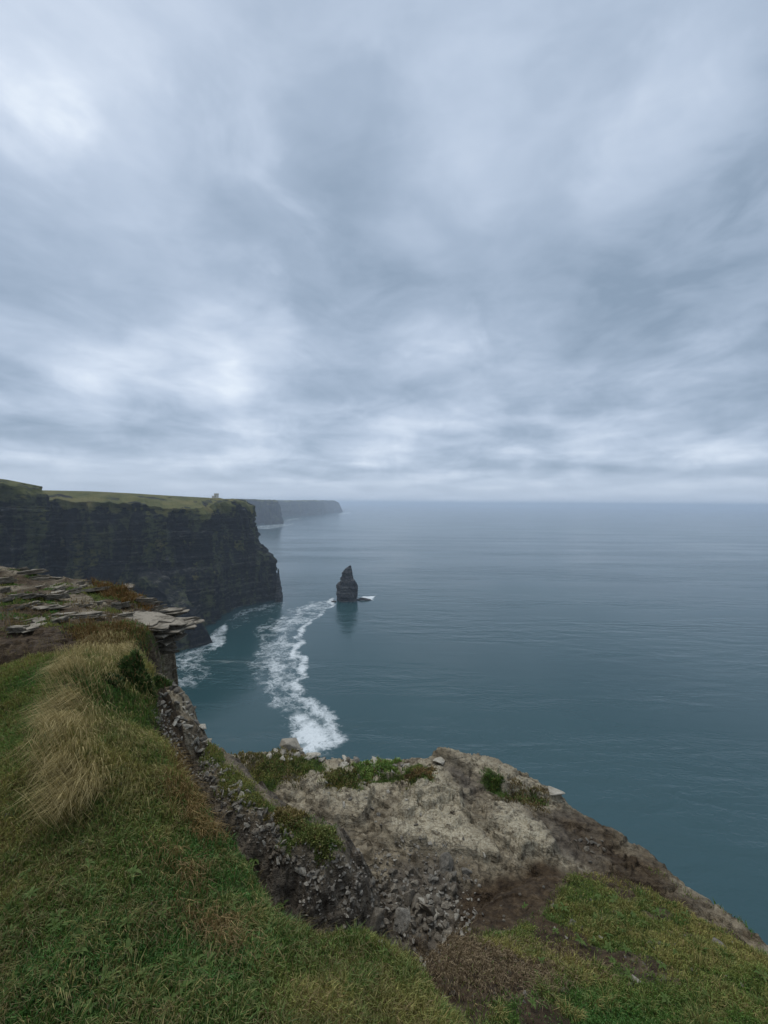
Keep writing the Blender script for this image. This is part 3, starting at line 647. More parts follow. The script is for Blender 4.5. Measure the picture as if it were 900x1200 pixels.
# ------------------------------------------------------------------ bedded flagstone outcrop
def slab_mesh(seed, lx, ly, th, layers):
    g = np.random.default_rng(seed); n = 19; V = []; F = []
    a = np.linspace(0, 2 * np.pi, n, endpoint=False) + g.normal(0, .07, n)
    r = g.uniform(.70, 1.10, n)
    r = r / np.maximum(np.abs(np.cos(a)), np.abs(np.sin(a))) ** .55
    z = 0
    for l in range(layers):
        t = th / layers * g.uniform(.6, 1.4); k = r * g.uniform(.78, 1.06, n) * (1 - .06 * l); b = len(V)
        o = g.normal(0, .09, 2)
        for zz, kk in ((z + .0015 * l, .985), (z + t * .5, 1.0), (z + t, .97)):
            for i in range(n): V.append(((np.cos(a[i]) * k[i] * kk + o[0]) * lx / 2, (np.sin(a[i]) * k[i] * kk + o[1]) * ly / 2, zz + g.normal(0, .003)))
        for q in range(2):
            for i in range(n):
                j = (i + 1) % n; F.append((b + q * n + i, b + q * n + j, b + (q + 1) * n + j, b + (q + 1) * n + i))
        F.append(tuple(b + i for i in reversed(range(n)))); F.append(tuple(b + 2 * n + i for i in range(n)))
        z += t
    me = bpy.data.meshes.new('slab'); me.from_pydata(V, [], F); me.materials.append(M_SLAB); return me
oc = empty('rock_outcrop', (-4.6, 7.0, EYE - 2.0))
props(oc, 'bedded flagstone outcrop with pale weathered slabs ending in an overhanging nose', 'rock outcrop')
bpy.context.view_layer.update()
def put_slab(seed, p, lx, ly, th, layers, rz, rx=0, ry=0):
    o = link('slab', slab_mesh(seed, lx, ly, th, layers), oc)
    o.location = (p[0] + 4.6, p[1] - 7.0, p[2] + 2.0); o.rotation_euler = (rx, ry, rz); return o
sg = np.random.default_rng(9)
# (px from, px to, py, thickness) streaks of slab edges
for i, (a, b, py, th) in enumerate(((26, 64, 679, .12), (0, 14, 694, .09), (22, 72, 701, .08), (62, 114, 695, .08), (8, 60, 712, .07), (48, 110, 723, .09), (117, 134, 714, .09), (144, 178, 708, .13), (178, 222, 727, .12),
                                    (98, 122, 684, .07), (130, 146, 712, .09), (70, 100, 712, .06), (0, 40, 672, .10), (150, 182, 722, .10), (20, 60, 728, .06), (88, 118, 706, .06), (-30, 4, 684, .10), (-30, 10, 704, .08), (160, 190, 714, .08), (112, 150, 724, .07))):
    h = hit((a + b) / 2, py)
    if h is None: continue
    lx = (b - a) / FPX * h[1] * 1.05
    for k_ in range(2):
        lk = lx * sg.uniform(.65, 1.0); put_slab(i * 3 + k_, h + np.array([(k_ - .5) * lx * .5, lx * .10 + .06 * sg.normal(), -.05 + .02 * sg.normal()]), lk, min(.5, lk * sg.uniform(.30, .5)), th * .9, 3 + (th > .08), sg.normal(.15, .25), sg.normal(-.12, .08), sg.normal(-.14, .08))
for i in range(22):              # smaller plates lying about
    h = hit(sg.uniform(0, 200), sg.uniform(685, 738))
    if h is None or h[1] < 4.8: continue
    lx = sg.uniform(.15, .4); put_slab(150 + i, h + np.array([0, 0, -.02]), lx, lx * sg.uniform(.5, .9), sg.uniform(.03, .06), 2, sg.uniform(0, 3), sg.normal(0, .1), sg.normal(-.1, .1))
for i in range(34):              # the overhanging nose, beds broken into blocks
    k = i // 3; z = -2.18 - .075 * k + .015 * sg.normal(); ov = .06 * math.sin(k * 2.1) - .05 * max(0, k - 2)
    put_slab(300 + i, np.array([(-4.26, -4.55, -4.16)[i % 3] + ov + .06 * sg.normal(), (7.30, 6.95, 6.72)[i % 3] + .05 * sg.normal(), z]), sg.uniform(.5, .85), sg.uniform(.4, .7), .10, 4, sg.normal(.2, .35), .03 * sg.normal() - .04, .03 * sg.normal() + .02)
for i in range(7):               # beds showing in the side of the gully behind the bush
    z = -2.0 - .08 * i; put_slab(330 + i, np.array([-3.86 + .05 * sg.normal() - .02 * i, 6.35 + .06 * sg.normal(), z]), .7, 1.3, .09, 3, 1.2 + .3 * sg.normal(), .04 * sg.normal(), .04 * sg.normal())

# ------------------------------------------------------------------ broad-leaved rosettes, clumps and the bush
def leaf_mesh(L, W, curl, seed):
    g = np.random.default_rng(seed); ts = np.linspace(0, 1, 7); V = []; F = []
    for t in ts:
        w = W * (math.sin(math.pi * min(1, t ** .8 * .97 + .02)) ** .8 + .06) * .5; y = L * t; z = curl * L * (t - t * t * 1.15) + .02 * L * g.normal() * t
        V += [(-w, y * (1 - .1 * t), z + w * .3), (0, y * (1 - .1 * t), z), (w, y * (1 - .1 * t), z + w * .3)]
    for i in range(6):
        for q in range(2): a = i * 3 + q; F.append((a, a + 1, a + 4, a + 3))
    me = bpy.data.meshes.new('leaf'); me.from_pydata(V, [], F); me.materials.append(M_LEAF)
    for p in me.polygons: p.use_smooth = True
    return me
LEAVES = [leaf_mesh(1, .24 + .05 * (s % 3), .45 + .10 * s, s) for s in range(5)]
lrng = np.random.default_rng(3)
def rosette(px, py, leafpx, n, label, name='plantain', cat='plant', group=None):
    h = hit(px, py)
    if h is None: return
    L = leafpx / FPX * h[1]
    e = props(empty(name, (h[0], h[1], h[2] + EYE + .022)), label, cat, group)
    for i in range(n):
        o = link('leaf', LEAVES[lrng.integers(5)], e); s = L * .55 * lrng.uniform(.6, 1.15)
        o.scale = (s, s, s); o.rotation_euler = (lrng.uniform(-.05, .45), lrng.normal(0, .2), i * 6.283 / n + lrng.normal(0, .25))
for a in ((292, 1136, 34, 9, 'biggest broad-leaved rosette on the near bank, beside the straw tuft'), (245, 1128, 30, 7, 'dark broad-leaved rosette left of the biggest one'),
          (170, 1150, 24, 7, 'broad-leaved rosette nearest the creamy pebble'), (215, 1166, 24, 5, 'narrow-leaved rosette low on the bank below the dark one'),
          (70, 1095, 22, 8, 'grey-green rosette above the grey slab in the grass'), (105, 1058, 20, 7, 'grey-green rosette above the other one, mid bank at left'),
          (120, 1110, 18, 7, 'rosette between the grey slab and the pebble'), (105, 1190, 20, 6, 'rosette at the bottom edge right of the bare dirt'),
          (190, 1080, 20, 6, 'bright green rosette just under the dark sunken stone'), (296, 1175, 26, 5, 'upright leafy rosette at the bottom edge below the biggest one'),
          (700, 1082, 16, 9, 'round-leaved plant in the middle of the right-hand turf'), (680, 1108, 15, 8, 'round-leaved plant below the lone grey stone'), (720, 1060, 14, 7, 'small leafy plant high on the right-hand turf'),
          (895, 1150, 18, 7, 'leafy plant at the right picture edge'), (780, 1178, 16, 7, 'leafy plant at the bottom of the right turf'), (478, 1140, 15, 7, 'small rosette where the bank ends by the brown wedge'), (770, 1075, 13, 8, 'leafy plant near the outer rim of the right turf')):
    rosette(*a)
pg = np.random.default_rng(8)
for i in range(26):
    q = (pg.uniform(610, 885), pg.uniform(1040, 1190))
    if q[1] < 1030 + max(0, (q[0] - 720)) * .38 + 14: continue
    rosette(q[0], q[1], pg.uniform(8, 15), 8, 'small leafy weed among many in the right-hand turf', 'weed', 'plant', 'weeds in the right-hand turf')
for i in range(64):
    q = (pg.uniform(10, 330), pg.uniform(1000, 1190))
    rosette(q[0], q[1], pg.uniform(13, 24), 7, 'small leafy weed among many in the near bank grass', 'weed', 'plant', 'weeds in the near bank grass')

def clump(px, py, wpx, hpx, label, greens, n=700, name='plant_clump', cat='plant', blade=.10, leafy=.5, lift=0.0):
    h = hit(px, py)
    if h is None: return
    g = np.random.default_rng(int(px * 7 + py)); R = wpx / 2 / FPX * h[1]; Hh = hpx / FPX * h[1] * (1 if name == 'bush' else .30); n = int(n * 1.6)
    a = g.uniform(0, 6.283, n); rr_ = 1.25 * np.sqrt(g.uniform(0, 1, n)); sd_ = px * .37
    lim = .74 + .75 * fbm(np.cos(a) * 1.9 + sd_, np.sin(a) * 1.9, 5, 4)
    x = h[0] + np.cos(a) * rr_ * R; y = h[1] + np.sin(a) * rr_ * R * .62
    ok = rr_ < lim * (1 + .12 * g.normal(0, 1, n)); a, rr_, x, y, lim = a[ok], rr_[ok], x[ok], y[ok], lim[ok]; n = len(x)
    lump = .5 + .9 * fbm(x * 3.2 / max(R, .1) * .5 + sd_, y * 3.2 / max(R, .1) * .5, 6, 3)
    dome = np.clip(1 - (rr_ / lim) ** 2, 0, 1) ** .5 * np.clip(lump, .12, 1.3)
    zb = H(x, y); zb = np.where(zb < h[2] - .25, h[2] - .05, zb); z = zb + Hh * dome * g.uniform(.1, 1, n) ** .5 + lift
    tone = np.clip(.5 + fbm(x * 14, y * 14, 8, 3) + .3 * g.normal(0, 1, n), 0, 1)
    c = (1.1 if name == 'bush' else 2.0) * lerp(greens[0], greens[1], tone) * g.uniform(.6, 1.3, (n, 1)); dry_ = g.uniform(0, 1, n) < .10; c[dry_] = lerp((.15, .10, .04), (.26, .19, .08), g.uniform(0, 1, dry_.sum()))
    V, F, K = blades(x, y, z, g.uniform(.25, 1, n) ** 1.3 * blade * (1.3 if name == 'bush' else .75), (blade * .06 + leafy * .007) * g.uniform(.4, 1.2, n), a + g.normal(0, 1.1, n), g.uniform(.1, .95, n), c, g)
    V[:, 2] += EYE
    V -= np.array([h[0], h[1], h[2] + EYE], np.float32)
    o = link(name, mesh_np(name, V, F, M_BLADE, {'col': K}, smooth=False)); o.location = (h[0], h[1], h[2] + EYE)
    return props(o, label, cat)
clump(163, 797, 62, 30, 'dense dark green bush on the brink beside the stony spur', ((.024, .05, .012), (.075, .115, .03)), 8000, 'bush', 'bush', .055, .6)
clump(132, 803, 26, 9, 'dark green patch of low bush inside the straw mane', ((.02, .045, .012), (.05, .09, .025)), 2200, 'bush', 'bush', .06, .5)
clump(440, 903, 62, 16, 'bright green plant clump on the ledge rim between white blocks', ((.045, .095, .018), (.13, .17, .045)), 5000, blade=.075)
clump(318, 897, 110, 7, 'low brownish green clump at the far left of the ledge', ((.04, .045, .015), (.13, .11, .04)), 3600, blade=.06)
clump(398, 914, 64, 5, 'olive clump on the ledge just behind the pale slab', ((.04, .045, .015), (.12, .10, .035)), 2400, blade=.06)
clump(490, 907, 44, 9, 'rusty brown clump right of the bright green clump', ((.05, .035, .015), (.15, .10, .04)), 2200, blade=.06)
clump(580, 918, 22, 9, 'small green clump in the crack near the top of the ledge', ((.03, .06, .012), (.09, .12, .03)), 1200, blade=.05)
clump(618, 938, 70, 5, 'low brown clump along the crack near the right rim', ((.05, .04, .02), (.13, .10, .045)), 2400, blade=.05)
clump(372, 982, 60, 12, 'green grass cushion on the end of the rock rib', ((.04, .06, .015), (.11, .12, .035)), 3200, 'grass_cushion', 'grass', .06, .4)
clump(338, 958, 56, 7, 'brown grass cushion in the middle of the rock rib', ((.05, .045, .015), (.14, .11, .04)), 2200, 'grass_cushion', 'grass', .06, .4)

# ------------------------------------------------------------------ the great cliffs
def resample(P, s):
    P = np.array(P, float); return P
def cliff(name, rows, prof_tip, tipw, ds, nz, scale, label, cat, amp=1.0, zcol=1.0, seed=0, zvis=0.0):
    base = np.array([r[0] for r in rows], float); edge = np.array([r[1] for r in rows], float); ridge = np.array([r[2] for r in rows], float); inl = np.array([r[3] for r in rows], float)
    base = np.c_[base[:, :2], np.full(len(base), -EYE - 4)]
    seg = np.maximum(np.hypot(*np.diff(base[:, :2], axis=0).T), np.hypot(*np.diff(edge[:, :2], axis=0).T)); S = np.r_[0, np.cumsum(seg)]
    s = np.arange(0, S[-1], ds); kern = np.exp(-np.linspace(-2, 2, 2 * int(5 * scale / ds) + 1) ** 2); kern /= kern.sum()
    def rs(P):
        o = np.stack([np.interp(s, S, P[:, i]) for i in range(P.shape[1])], 1); pad = len(kern) // 2
        return np.stack([np.convolve(np.pad(o[:, i], pad, mode='edge'), kern, 'valid') for i in range(o.shape[1])], 1)
    b, e, rd, il = rs(base), rs(edge), rs(ridge), rs(inl); tw = np.interp(s, S, tipw)[:, None]
    t = np.linspace(0, 1, nz)[None]
    hp = np.interp(t, *prof_tip) * tw + np.interp(t, (0, .3, .5, .8, 1), (0, .34, .55, .8, 1)) * (1 - tw)
    tan = np.gradient(.5 * (b + e)[:, :2], axis=0); tan /= np.linalg.norm(tan, axis=1)[:, None] + 1e-9
    kk = np.ones(31) / 31
    tan = np.stack([np.convolve(np.pad(tan[:, i], 15, mode='edge'), kk, 'valid') for i in range(2)], 1); tan /= np.linalg.norm(tan, axis=1)[:, None] + 1e-9
    nrm = np.c_[tan[:, 1], -tan[:, 0]]                # seaward
    XY = b[:, None, :2] * (1 - hp[..., None]) + e[:, None, :2] * hp[..., None]
    Z = b[:, None, 2] * (1 - t) + e[:, None, 2] * t
    q = s[:, None] / scale + 0 * t; zz = Z / scale
    d = 15 * fbm(q / 60 + .002 * zz, zz / 400, 70 + seed, 3) + 11 * (.28 - np.abs(fbm(q / 26 + .3 * fbm(q / 40, zz / 60, 73, 2), zz / 230, 74 + seed, 3))) * 2
    lay = zz + 6 * fbm(q / 150, zz * 0, 80 + seed, 3)
    d = d + 2.2 * fbm(lay / 9, q / 900, 82 + seed, 3) + 2.4 * np.sign(fbm(lay / 20, q / 400, 85 + seed, 2)) + 1.8 * fbm(q / 7, zz / 16, 88 + seed, 4, .6) + .8 * fbm(q / 2.5, zz / 2.5, 92 + seed, 3)
    # block-shaped joints
    ce, ci = cell(q / 15 + .5 * fbm(q / 20, zz / 20, 41, 3), zz / 24 + .5 * fbm(q / 18, zz / 18, 42, 3), 40 + seed); d = d + 1.8 * (ci - .5)
    fade = sst(0, .05, 1 - t) * .85 + .15
    d = d + 1.6 * (np.floor(lay / 11) % 2 - .5) * (.6 + fbm(q / 40, lay / 11, 101, 2))
    d = d * amp * scale * fade
    XY = XY + nrm[:, None] * d[..., None]
    Z = Z + fade * 0 + (t > .97) * scale * 2.5 * fbm(q / 9, q * 0, 96 + seed, 3)
    gt = .8 * sst(.90, 1.0, t + .12 * fbm(q / 24, zz / 30, 98 + seed, 4)) + 0 * q
    # ledges low on the face carry some growth
    gt = np.maximum(gt, .50 * sst(.12, .45, fbm(q / 18, zz / 60, 99 + seed, 4) + .35 * fbm(lay / 14, q / 300, 97 + seed, 2)) * sst(.0, .3, t))
    rowsV = [np.concatenate([XY, Z[..., None]], -1)]; G = [gt]
    top = rowsV[0][:, -1]
    for j in range(1, 31):       # grass slope up to the skyline, then the plateau behind it
        u = j / 30; up_ = u; P = top * (1 - u) + rd * u
        P = P.copy(); bulge = math.sin(math.pi * u)
        P[:, 2] += bulge * scale * (2.5 * fbm(s / scale / 26, s * 0 + u * 2.5, 110 + seed, 4) + 1.0)
        rockp = sst(.02, .22, fbm(s / scale / 34, s * 0 + u * 3.2, 120 + seed, 5) - .35 * u + .10) * .95
        P[:, :2] += nrm * (bulge * scale * 5 * fbm(s / scale / 20, s * 0 + u * 3, 130 + seed, 3))[:, None]
        rowsV.append(P[:, None]); G.append((1 - rockp * 1.0)[:, None])
    for j in range(1, 9):
        u = (j / 8) ** 1.5; P = rd * (1 - u) + il * u; P = P.copy(); P[:, 2] += u * (1 - u) * 3; rowsV.append(P[:, None]); G.append(np.ones((len(s), 1)))
    V = np.concatenate(rowsV, 1); G = np.concatenate(G, 1); V = V.copy(); V[..., 2] += EYE
    f = grid_faces(V.shape[0], V.shape[1])
    me = mesh_np(name, V.reshape(-1, 3), f, M_CLIFF, {'grass': G.ravel()}, smooth=False)
    return props(link(name, me), label, cat, None, 'structure')

tipprof = ((0, .286, .47, .52, .64, .82, .95, 1), (0, .18, .27, .58, .72, .78, .90, 1))
rows = [((-330, 150), (-350, 160, 30), (-390, 180, 45), (-900, 200, 30)),
        ((-440, 395), (-462, 405, 19), (-492, 425, 30), (-1000, 500, 25)),
        ((-428, 440), (-440, 448, 17), (-462, 470, 25), (-1000, 550, 20)),
        ((-425, 480), (-437, 489, 14), (-452, 510, 18), (-1000, 650, 15)),
        ((-455, 492), (-480, 528, 2), (-520, 585, 15), (-1000, 800, 12)),
        ((-400, 505), (-432, 560, -2), (-475, 620, 15), (-1000, 950, 12)),
        ((-345, 505), (-372, 570, -4), (-430, 650, 13), (-950, 1050, 10)),
        ((-300, 520), (-325, 590, -11), (-390, 700, 10), (-900, 1100, 9)),
        ((-260, 560), (-300, 622, -12), (-365, 730, 8.5), (-850, 1150, 8)),
        ((-262, 625), (-294, 660, -5), (-350, 755, 7.5), (-800, 1200, 7)),
        ((-247, 692), (-288, 715, 2), (-335, 772, 6.5), (-750, 1200, 7)),
        ((-202, 740), (-267, 743, -3), (-305, 778, 4), (-700, 1200, 6)),
        ((-240, 800), (-288, 800, 2), (-335, 830, 5), (-700, 1200, 6)),
        ((-400, 1100), (-430, 1080, 4), (-480, 1080, 5), (-800, 1250, 5))]
cliff('headland', rows, tipprof, (0, 0, 0, 0, 0, 0, 0, 0, 0, .1, .45, 1, 1, .3), 1.0, 210, 1.0, 'great dark layered sea cliff with a grassy top and stone tower', 'cliff')
flat_tip = ((0, 1), (0, 1))
cliff('headland_beyond', [((-1700, 2950), (-1800, 3000, 20), (-1900, 3200, 26), (-2800, 4000, 24)), ((-1270, 3080), (-1330, 3130, 18), (-1420, 3330, 24), (-2500, 4300, 20)), ((-1010, 3180), (-1060, 3260, 15), (-1150, 3450, 22), (-2200, 4500, 20)),
                ((-868, 3260), (-935, 3330, 11), (-1010, 3500, 17), (-2000, 4500, 20)), ((-900, 3420), (-960, 3450, 12), (-1040, 3560, 17), (-2000, 4500, 20)), ((-1250, 3900), (-1320, 3900, 10), (-1400, 3950, 12), (-2000, 4600, 10))],
      flat_tip, (0, 0, 0, 0, 0, 0), 7.0, 60, 2.0, 'nearer of two hazy blue headlands beyond the tower', 'cliff', .8, seed=200)
cliff('headland_farthest', [((-1500, 4700), (-1600, 4750, 10), (-1700, 4800, 14), (-2500, 5300, 14)), ((-1200, 4950), (-1290, 5050, 14), (-1420, 5250, 20), (-2600, 5900, 22)), ((-1020, 5600), (-1090, 5700, 22), (-1250, 5900, 30), (-2600, 6600, 30)),
                ((-930, 6900), (-1010, 6950, 30), (-1090, 7100, 36), (-2400, 8000, 30)), ((-850, 7350), (-945, 7350, 32), (-1000, 7500, 40), (-2400, 8200, 30)), ((-775, 7560), (-900, 7560, -40), (-970, 7700, -5), (-2200, 8500, 20)),
                ((-850, 7900), (-950, 7850, 10), (-1000, 7900, 20), (-2200, 8500, 20))],
      flat_tip, (0,) * 7, 14.0, 50, 4.0, 'farthest pale blue headland tapering to the open sea', 'cliff', .7, seed=300)

# toe of the near cliff running into the cove
xs, ys = np.meshgrid(np.linspace(-345, -205, 180), np.linspace(440, 570, 160), indexing='ij')
wx = 5 * fbm(xs / 14, ys / 14, 401, 4); ax = xs + wx; ay = ys + 5 * fbm(xs / 14, ys / 14, 402, 4)
dd = sdf([(-345, 450), (-262, 470), (-240, 484), (-229, 494), (-227, 505), (-240, 516), (-262, 545), (-345, 570)], ax, ay)
ht = np.interp(xs, (-345, -275, -250, -240, -228), (120, 62, 40, 30, 20)) + 4 * fbm(xs / 9, ys / 9, 403, 4)
hz = np.minimum(ht, np.maximum(-dd, 0) * 3.2 + 1.5 * fbm(xs / 4, ys / 4, 404, 3)) - np.maximum(dd, 0) * 3
v = np.c_[xs.ravel(), ys.ravel(), np.maximum(hz, -6).ravel()]
props(link('terrain_buttress', mesh_np('terrain_buttress', v, grid_faces(180, 160)[:, ::-1], M_CLIFF, {'grass': np.zeros(v.shape[0])}, smooth=False)), 'low dark rock toe of the near cliff standing in the cove surf', 'rock', None, 'structure')

# ------------------------------------------------------------------ sea stack, pinnacle and skerry
def rock_column(name, prof, cx, cy, depth, label, cat, seed, mat, nA=150, nR=120, amp=1.0):
    """prof: list of (height, left x, right x) in metres about the axis"""
    P = np.array(prof, float); zs = np.linspace(P[0, 0], P[-1, 0], nR); l = np.interp(zs, P[:, 0], P[:, 1]); r = np.interp(zs, P[:, 0], P[:, 2])
    a = np.linspace(0, 2 * np.pi, nA, endpoint=False); ca, sa = np.cos(a), np.sin(a)
    sq = lambda c: np.sign(c) * np.abs(c) ** .7
    X = ((l + r) / 2)[:, None] + ((r - l) / 2)[:, None] * sq(ca)[None]; Y = (depth * (r - l) / 2)[:, None] * sq(sa)[None]; Z = zs[:, None] + 0 * X
    k = a[None] * 6 + 0 * Z
    w = np.minimum(1, (r - l) / 30)[:, None]
    d = amp * w * (1.4 * fbm(ca * 2 + 9 + 0 * Z, sa * 2 + Z / 15, seed, 4) + 1.3 * fbm(Z / 4.5, k * .05, seed + 3, 3) + 1.1 * np.sign(fbm(Z / 6 + ca, k * .3, seed + 6, 2)) + 1.6 * fbm(ca * 5 + Z / 9, sa * 5 + Z / 7, seed + 9, 5, .6))
    X = X + ca[None] * d; Y = Y + sa[None] * d
    V = np.stack([X, Y, Z], -1).reshape(-1, 3); V = np.r_[V, [[(l[-1] + r[-1]) / 2, 0, zs[-1] + .6]]]
    F = [tuple(q) for q in grid_faces(nR, nA, True)]; b = (nR - 1) * nA; F += [(b + i, b + (i + 1) % nA, len(V) - 1) for i in range(nA)]
    me = bpy.data.meshes.new(name); me.from_pydata(V.tolist(), [], F); me.materials.append(mat)
    o = link(name, me); o.location = (cx, cy, 0); return props(o, label, cat)
p0 = sea_pt(404.5, 704.5); sc = p0[1] / FPX
# picture columns of the outline about x=404.5, heights above the waterline in the same unit
prof = [(-6, -11, 13.5), (0, -10.6, 13.3), (16, -10.5, 13.3), (18, -10, 13), (20.5, -7.8, 12.2), (23, -6.8, 10.5), (26, -5.6, 8.4), (31.7, -5, 7.2), (33, -3.6, 7), (37, -.8, 6.4), (38.3, 1.0, 6.3), (40, 2.8, 6.2), (40.8, 3.8, 6)]
rock_column('sea_stack', [(h * sc, l * sc, r * sc) for h, l, r in prof], p0[0], p0[1] + 12, .85, 'tall dark rock stack with a stepped pointed top standing alone in the sea', 'sea stack', 501, M_STACK)
q0 = sea_pt(426, 703); rock_column('skerry', [(-3, -16, 17), (1.2, -13, 14), (3.2, -8, 6), (4.4, -5, -1)], q0[0], q0[1], .35, 'low brown rock awash at the right foot of the sea stack', 'rock', 521, M_STACK, 60, 24, .5)
q1 = sea_pt(391, 705.2); rock_column('skerry', [(-3, -6, 7), (1.0, -4, 5), (2.2, -1, 2)], q1[0], q1[1], .6, 'tiny rock in the foam at the left foot of the sea stack', 'rock', 522, M_STACK, 40, 16, .4)
q2 = sea_pt(329, 704); rock_column('rock_pinnacle', [(-3, -7, 5), (20, -6, 2.8), (40, -4.5, 1.2), (52, -3.8, -.5), (61, -3, -1.2)], q2[0] - 1.5, q2[1] - 4, 1.2, 'thin rock needle leaning against the seaward corner of the great cliff', 'rock pinnacle', 531, M_STACK, 60, 70, .5)

# ------------------------------------------------------------------ towers
def cyl(name, r0, r1, z0, z1, parent, mat, n=28, off=(0, 0), cren=0):
    bm = bmesh.new(); lo = []; hi = []; li = []; hiin = []
    a = [2 * math.pi * i / n for i in range(n)]
    ring = lambda r, z: [bm.verts.new((off[0] + r * math.cos(t), off[1] + r * math.sin(t), z)) for t in a]
    A, B = ring(r0, z0), ring(r1, z1); Cn, D = ring(r1 * .82, z1), ring(r1 * .82, z1 - .9)
    for i in range(n):
        j = (i + 1) % n
        bm.faces.new((A[i], A[j], B[j], B[i])); bm.faces.new((B[i], B[j], Cn[j], Cn[i])); bm.faces.new((Cn[i], Cn[j], D[j], D[i]))
    bm.faces.new(D); bm.faces.new(A[::-1])
    if cren:
        for i in range(0, n, 2):
            j = (i + 1) % n
            fs = [f for f in bm.faces if B[i] in f.verts and Cn[j] in f.verts]
            r = bmesh.ops.extrude_face_region(bm, geom=fs); vs = [g for g in r['geom'] if isinstance(g, bmesh.types.BMVert)]
            bmesh.ops.translate(bm, verts=vs, vec=(0, 0, cren))
    bmesh.ops.recalc_face_normals(bm, faces=bm.faces)
    me = bpy.data.meshes.new(name); bm.to_mesh(me); bm.free(); me.materials.append(mat); return link(name, me, parent)
def boxp(name, cx, cy, cz, sx, sy, sz, parent, mat):
    bm = bmesh.new(); bmesh.ops.create_cube(bm, size=1); bmesh.ops.scale(bm, vec=(sx, sy, sz), verts=bm.verts); bmesh.ops.translate(bm, vec=(cx, cy, cz), verts=bm.verts)
    bmesh.ops.bevel(bm, geom=list(bm.edges), offset=.06, segments=1, affect='EDGES')
    me = bpy.data.meshes.new(name); bm.to_mesh(me); bm.free(); me.materials.append(mat); return link(name, me, parent)
def tower(loc, s, label, detail=True):
    t = props(empty('stone_tower', loc), label, 'tower'); t.scale = (s, s, s)
    cyl('wall', 3.9, 3.6, -4, 9.2, t, M_TOWER); cyl('parapet', 4.1, 4.1, 9.2, 10.3, t, M_TOWER, cren=.9)
    cyl('turret', 2.5, 2.4, -4, 6.4, t, M_TOWER, 20, (-5.2, -.6), .7)
    if detail:
        for z in (2.4, 6.2):
            boxp('window', -.4, -3.78, z, 1.0, .5, 1.7, t, M_VOID)
        boxp('door', -4.9, -3.02, .6, 1.1, .4, 2.3, t, M_VOID)
    return t
tp = pd(253.6, 585.6, 762); tower((tp[0], tp[1], tp[2] + EYE), 1.12, 'pale stone tower with a lower round turret on the cliff skyline')
tp = pd(390.6, 587.3, 7450); tower((tp[0], tp[1], tp[2] + EYE), 1.6, 'tiny ruined tower on the end of the farthest headland', False)

# ------------------------------------------------------------------ sea
th = np.radians(np.concatenate([np.arange(-180, -60, 4.0), np.arange(-60, -48, .5), np.arange(-48, 6, .13), np.arange(6, 60, .5), np.arange(60, 180, 4.0)]))
rr = np.concatenate([[.5, 40, 90, 150, 220], np.geomspace(280, 900, 480), np.geomspace(910, 9000, 110), np.geomspace(9500, 42000, 24)])
R_, T_ = np.meshgrid(rr, th, indexing='ij'); sx, sy = (R_ * np.sin(T_)).ravel(), (R_ * np.cos(T_)).ravel()
S = lambda pts: [sea_pt(*p)[:2] for p in pts]
foam = np.zeros(len(sx)); near = (sy > 250) & (sy < 1100) & (sx < 60)
nx, ny = sx[near], sy[near]
wpx = 12 * fbm(nx / 30, ny / 30, 601, 5); wpy = 12 * fbm(nx / 30, ny / 30, 602, 5); ux, uy = nx + wpx, ny + wpy
main = S([(392, 701), (388, 708), (372, 722), (352, 738), (346, 748), (348, 762), (354, 776), (350, 792), (345, 806), (358, 818), (376, 830), (388, 848), (393, 864), (390, 885), (345, 880), (338, 855), (322, 832), (304, 812), (294, 790), (302, 765), (312, 740), (334, 714), (352, 708)])
d = sdf(main, ux, uy); f = sst(6, -9, d) * (.30 + .22 * fbm(nx / 40, ny / 40, 603, 3))
core = S([(392, 702), (360, 716), (338, 738), (336, 760), (342, 780), (330, 800), (340, 822), (358, 832), (378, 846), (390, 862), (388, 880), (352, 878), (345, 852), (328, 830), (312, 808), (312, 780), (322, 752), (334, 728), (360, 706)])
f = np.maximum(f, sst(9, -14, sdf(core, ux, uy)) * (.52 + .25 * fbm(nx / 30, ny / 30, 604, 3)))
blob = S([(350, 828), (372, 834), (388, 850), (392, 868), (380, 890), (350, 885), (342, 850)]); f = np.maximum(f, sst(12, -18, sdf(blob, ux, uy)) * .94)
edge = main[:13]
de = np.full(nx.shape, 1e9)
for (a, b), (c_, e_) in zip(edge[:-1], edge[1:]):
    ex, ey = c_ - a, e_ - b; t = np.clip(((ux - a) * ex + (uy - b) * ey) / (ex * ex + ey * ey), 0, 1); de = np.minimum(de, np.hypot(ux - a - t * ex, uy - b - t * ey))
f = np.maximum(f, (.56 + .3 * fbm(nx / 18, ny / 18, 606, 3)) * sst(9, .5, de))
for pts, a, w in ((((196, 815), (200, 770), (235, 752), (262, 738), (262, 752), (248, 768), (238, 800), (215, 812)), .30, 12), (((244, 742), (264, 728), (262, 752), (246, 764)), .55, 6), (((262, 728), (290, 714), (335, 706), (335, 716), (300, 728), (270, 738)), .16, 9),
                  (((422, 698), (438, 698), (438, 703), (424, 704)), .9, 4), (((268, 722), (300, 710), (332, 705), (333, 709), (300, 716), (272, 728)), .26, 5), (((384, 706), (390, 699), (396, 704), (392, 707)), .7, 4),
                  (((284, 790), (305, 760), (300, 735), (320, 722), (310, 800)), .30, 12)):
    f = np.maximum(f, a * sst(w, -w, sdf(S(pts), ux, uy)))
foam[near] = f
farm = (sy > 2400) & (sy < 9500) & (sx < -300); fx, fy = sx[farm], sy[farm]
ff = np.zeros(len(fx))
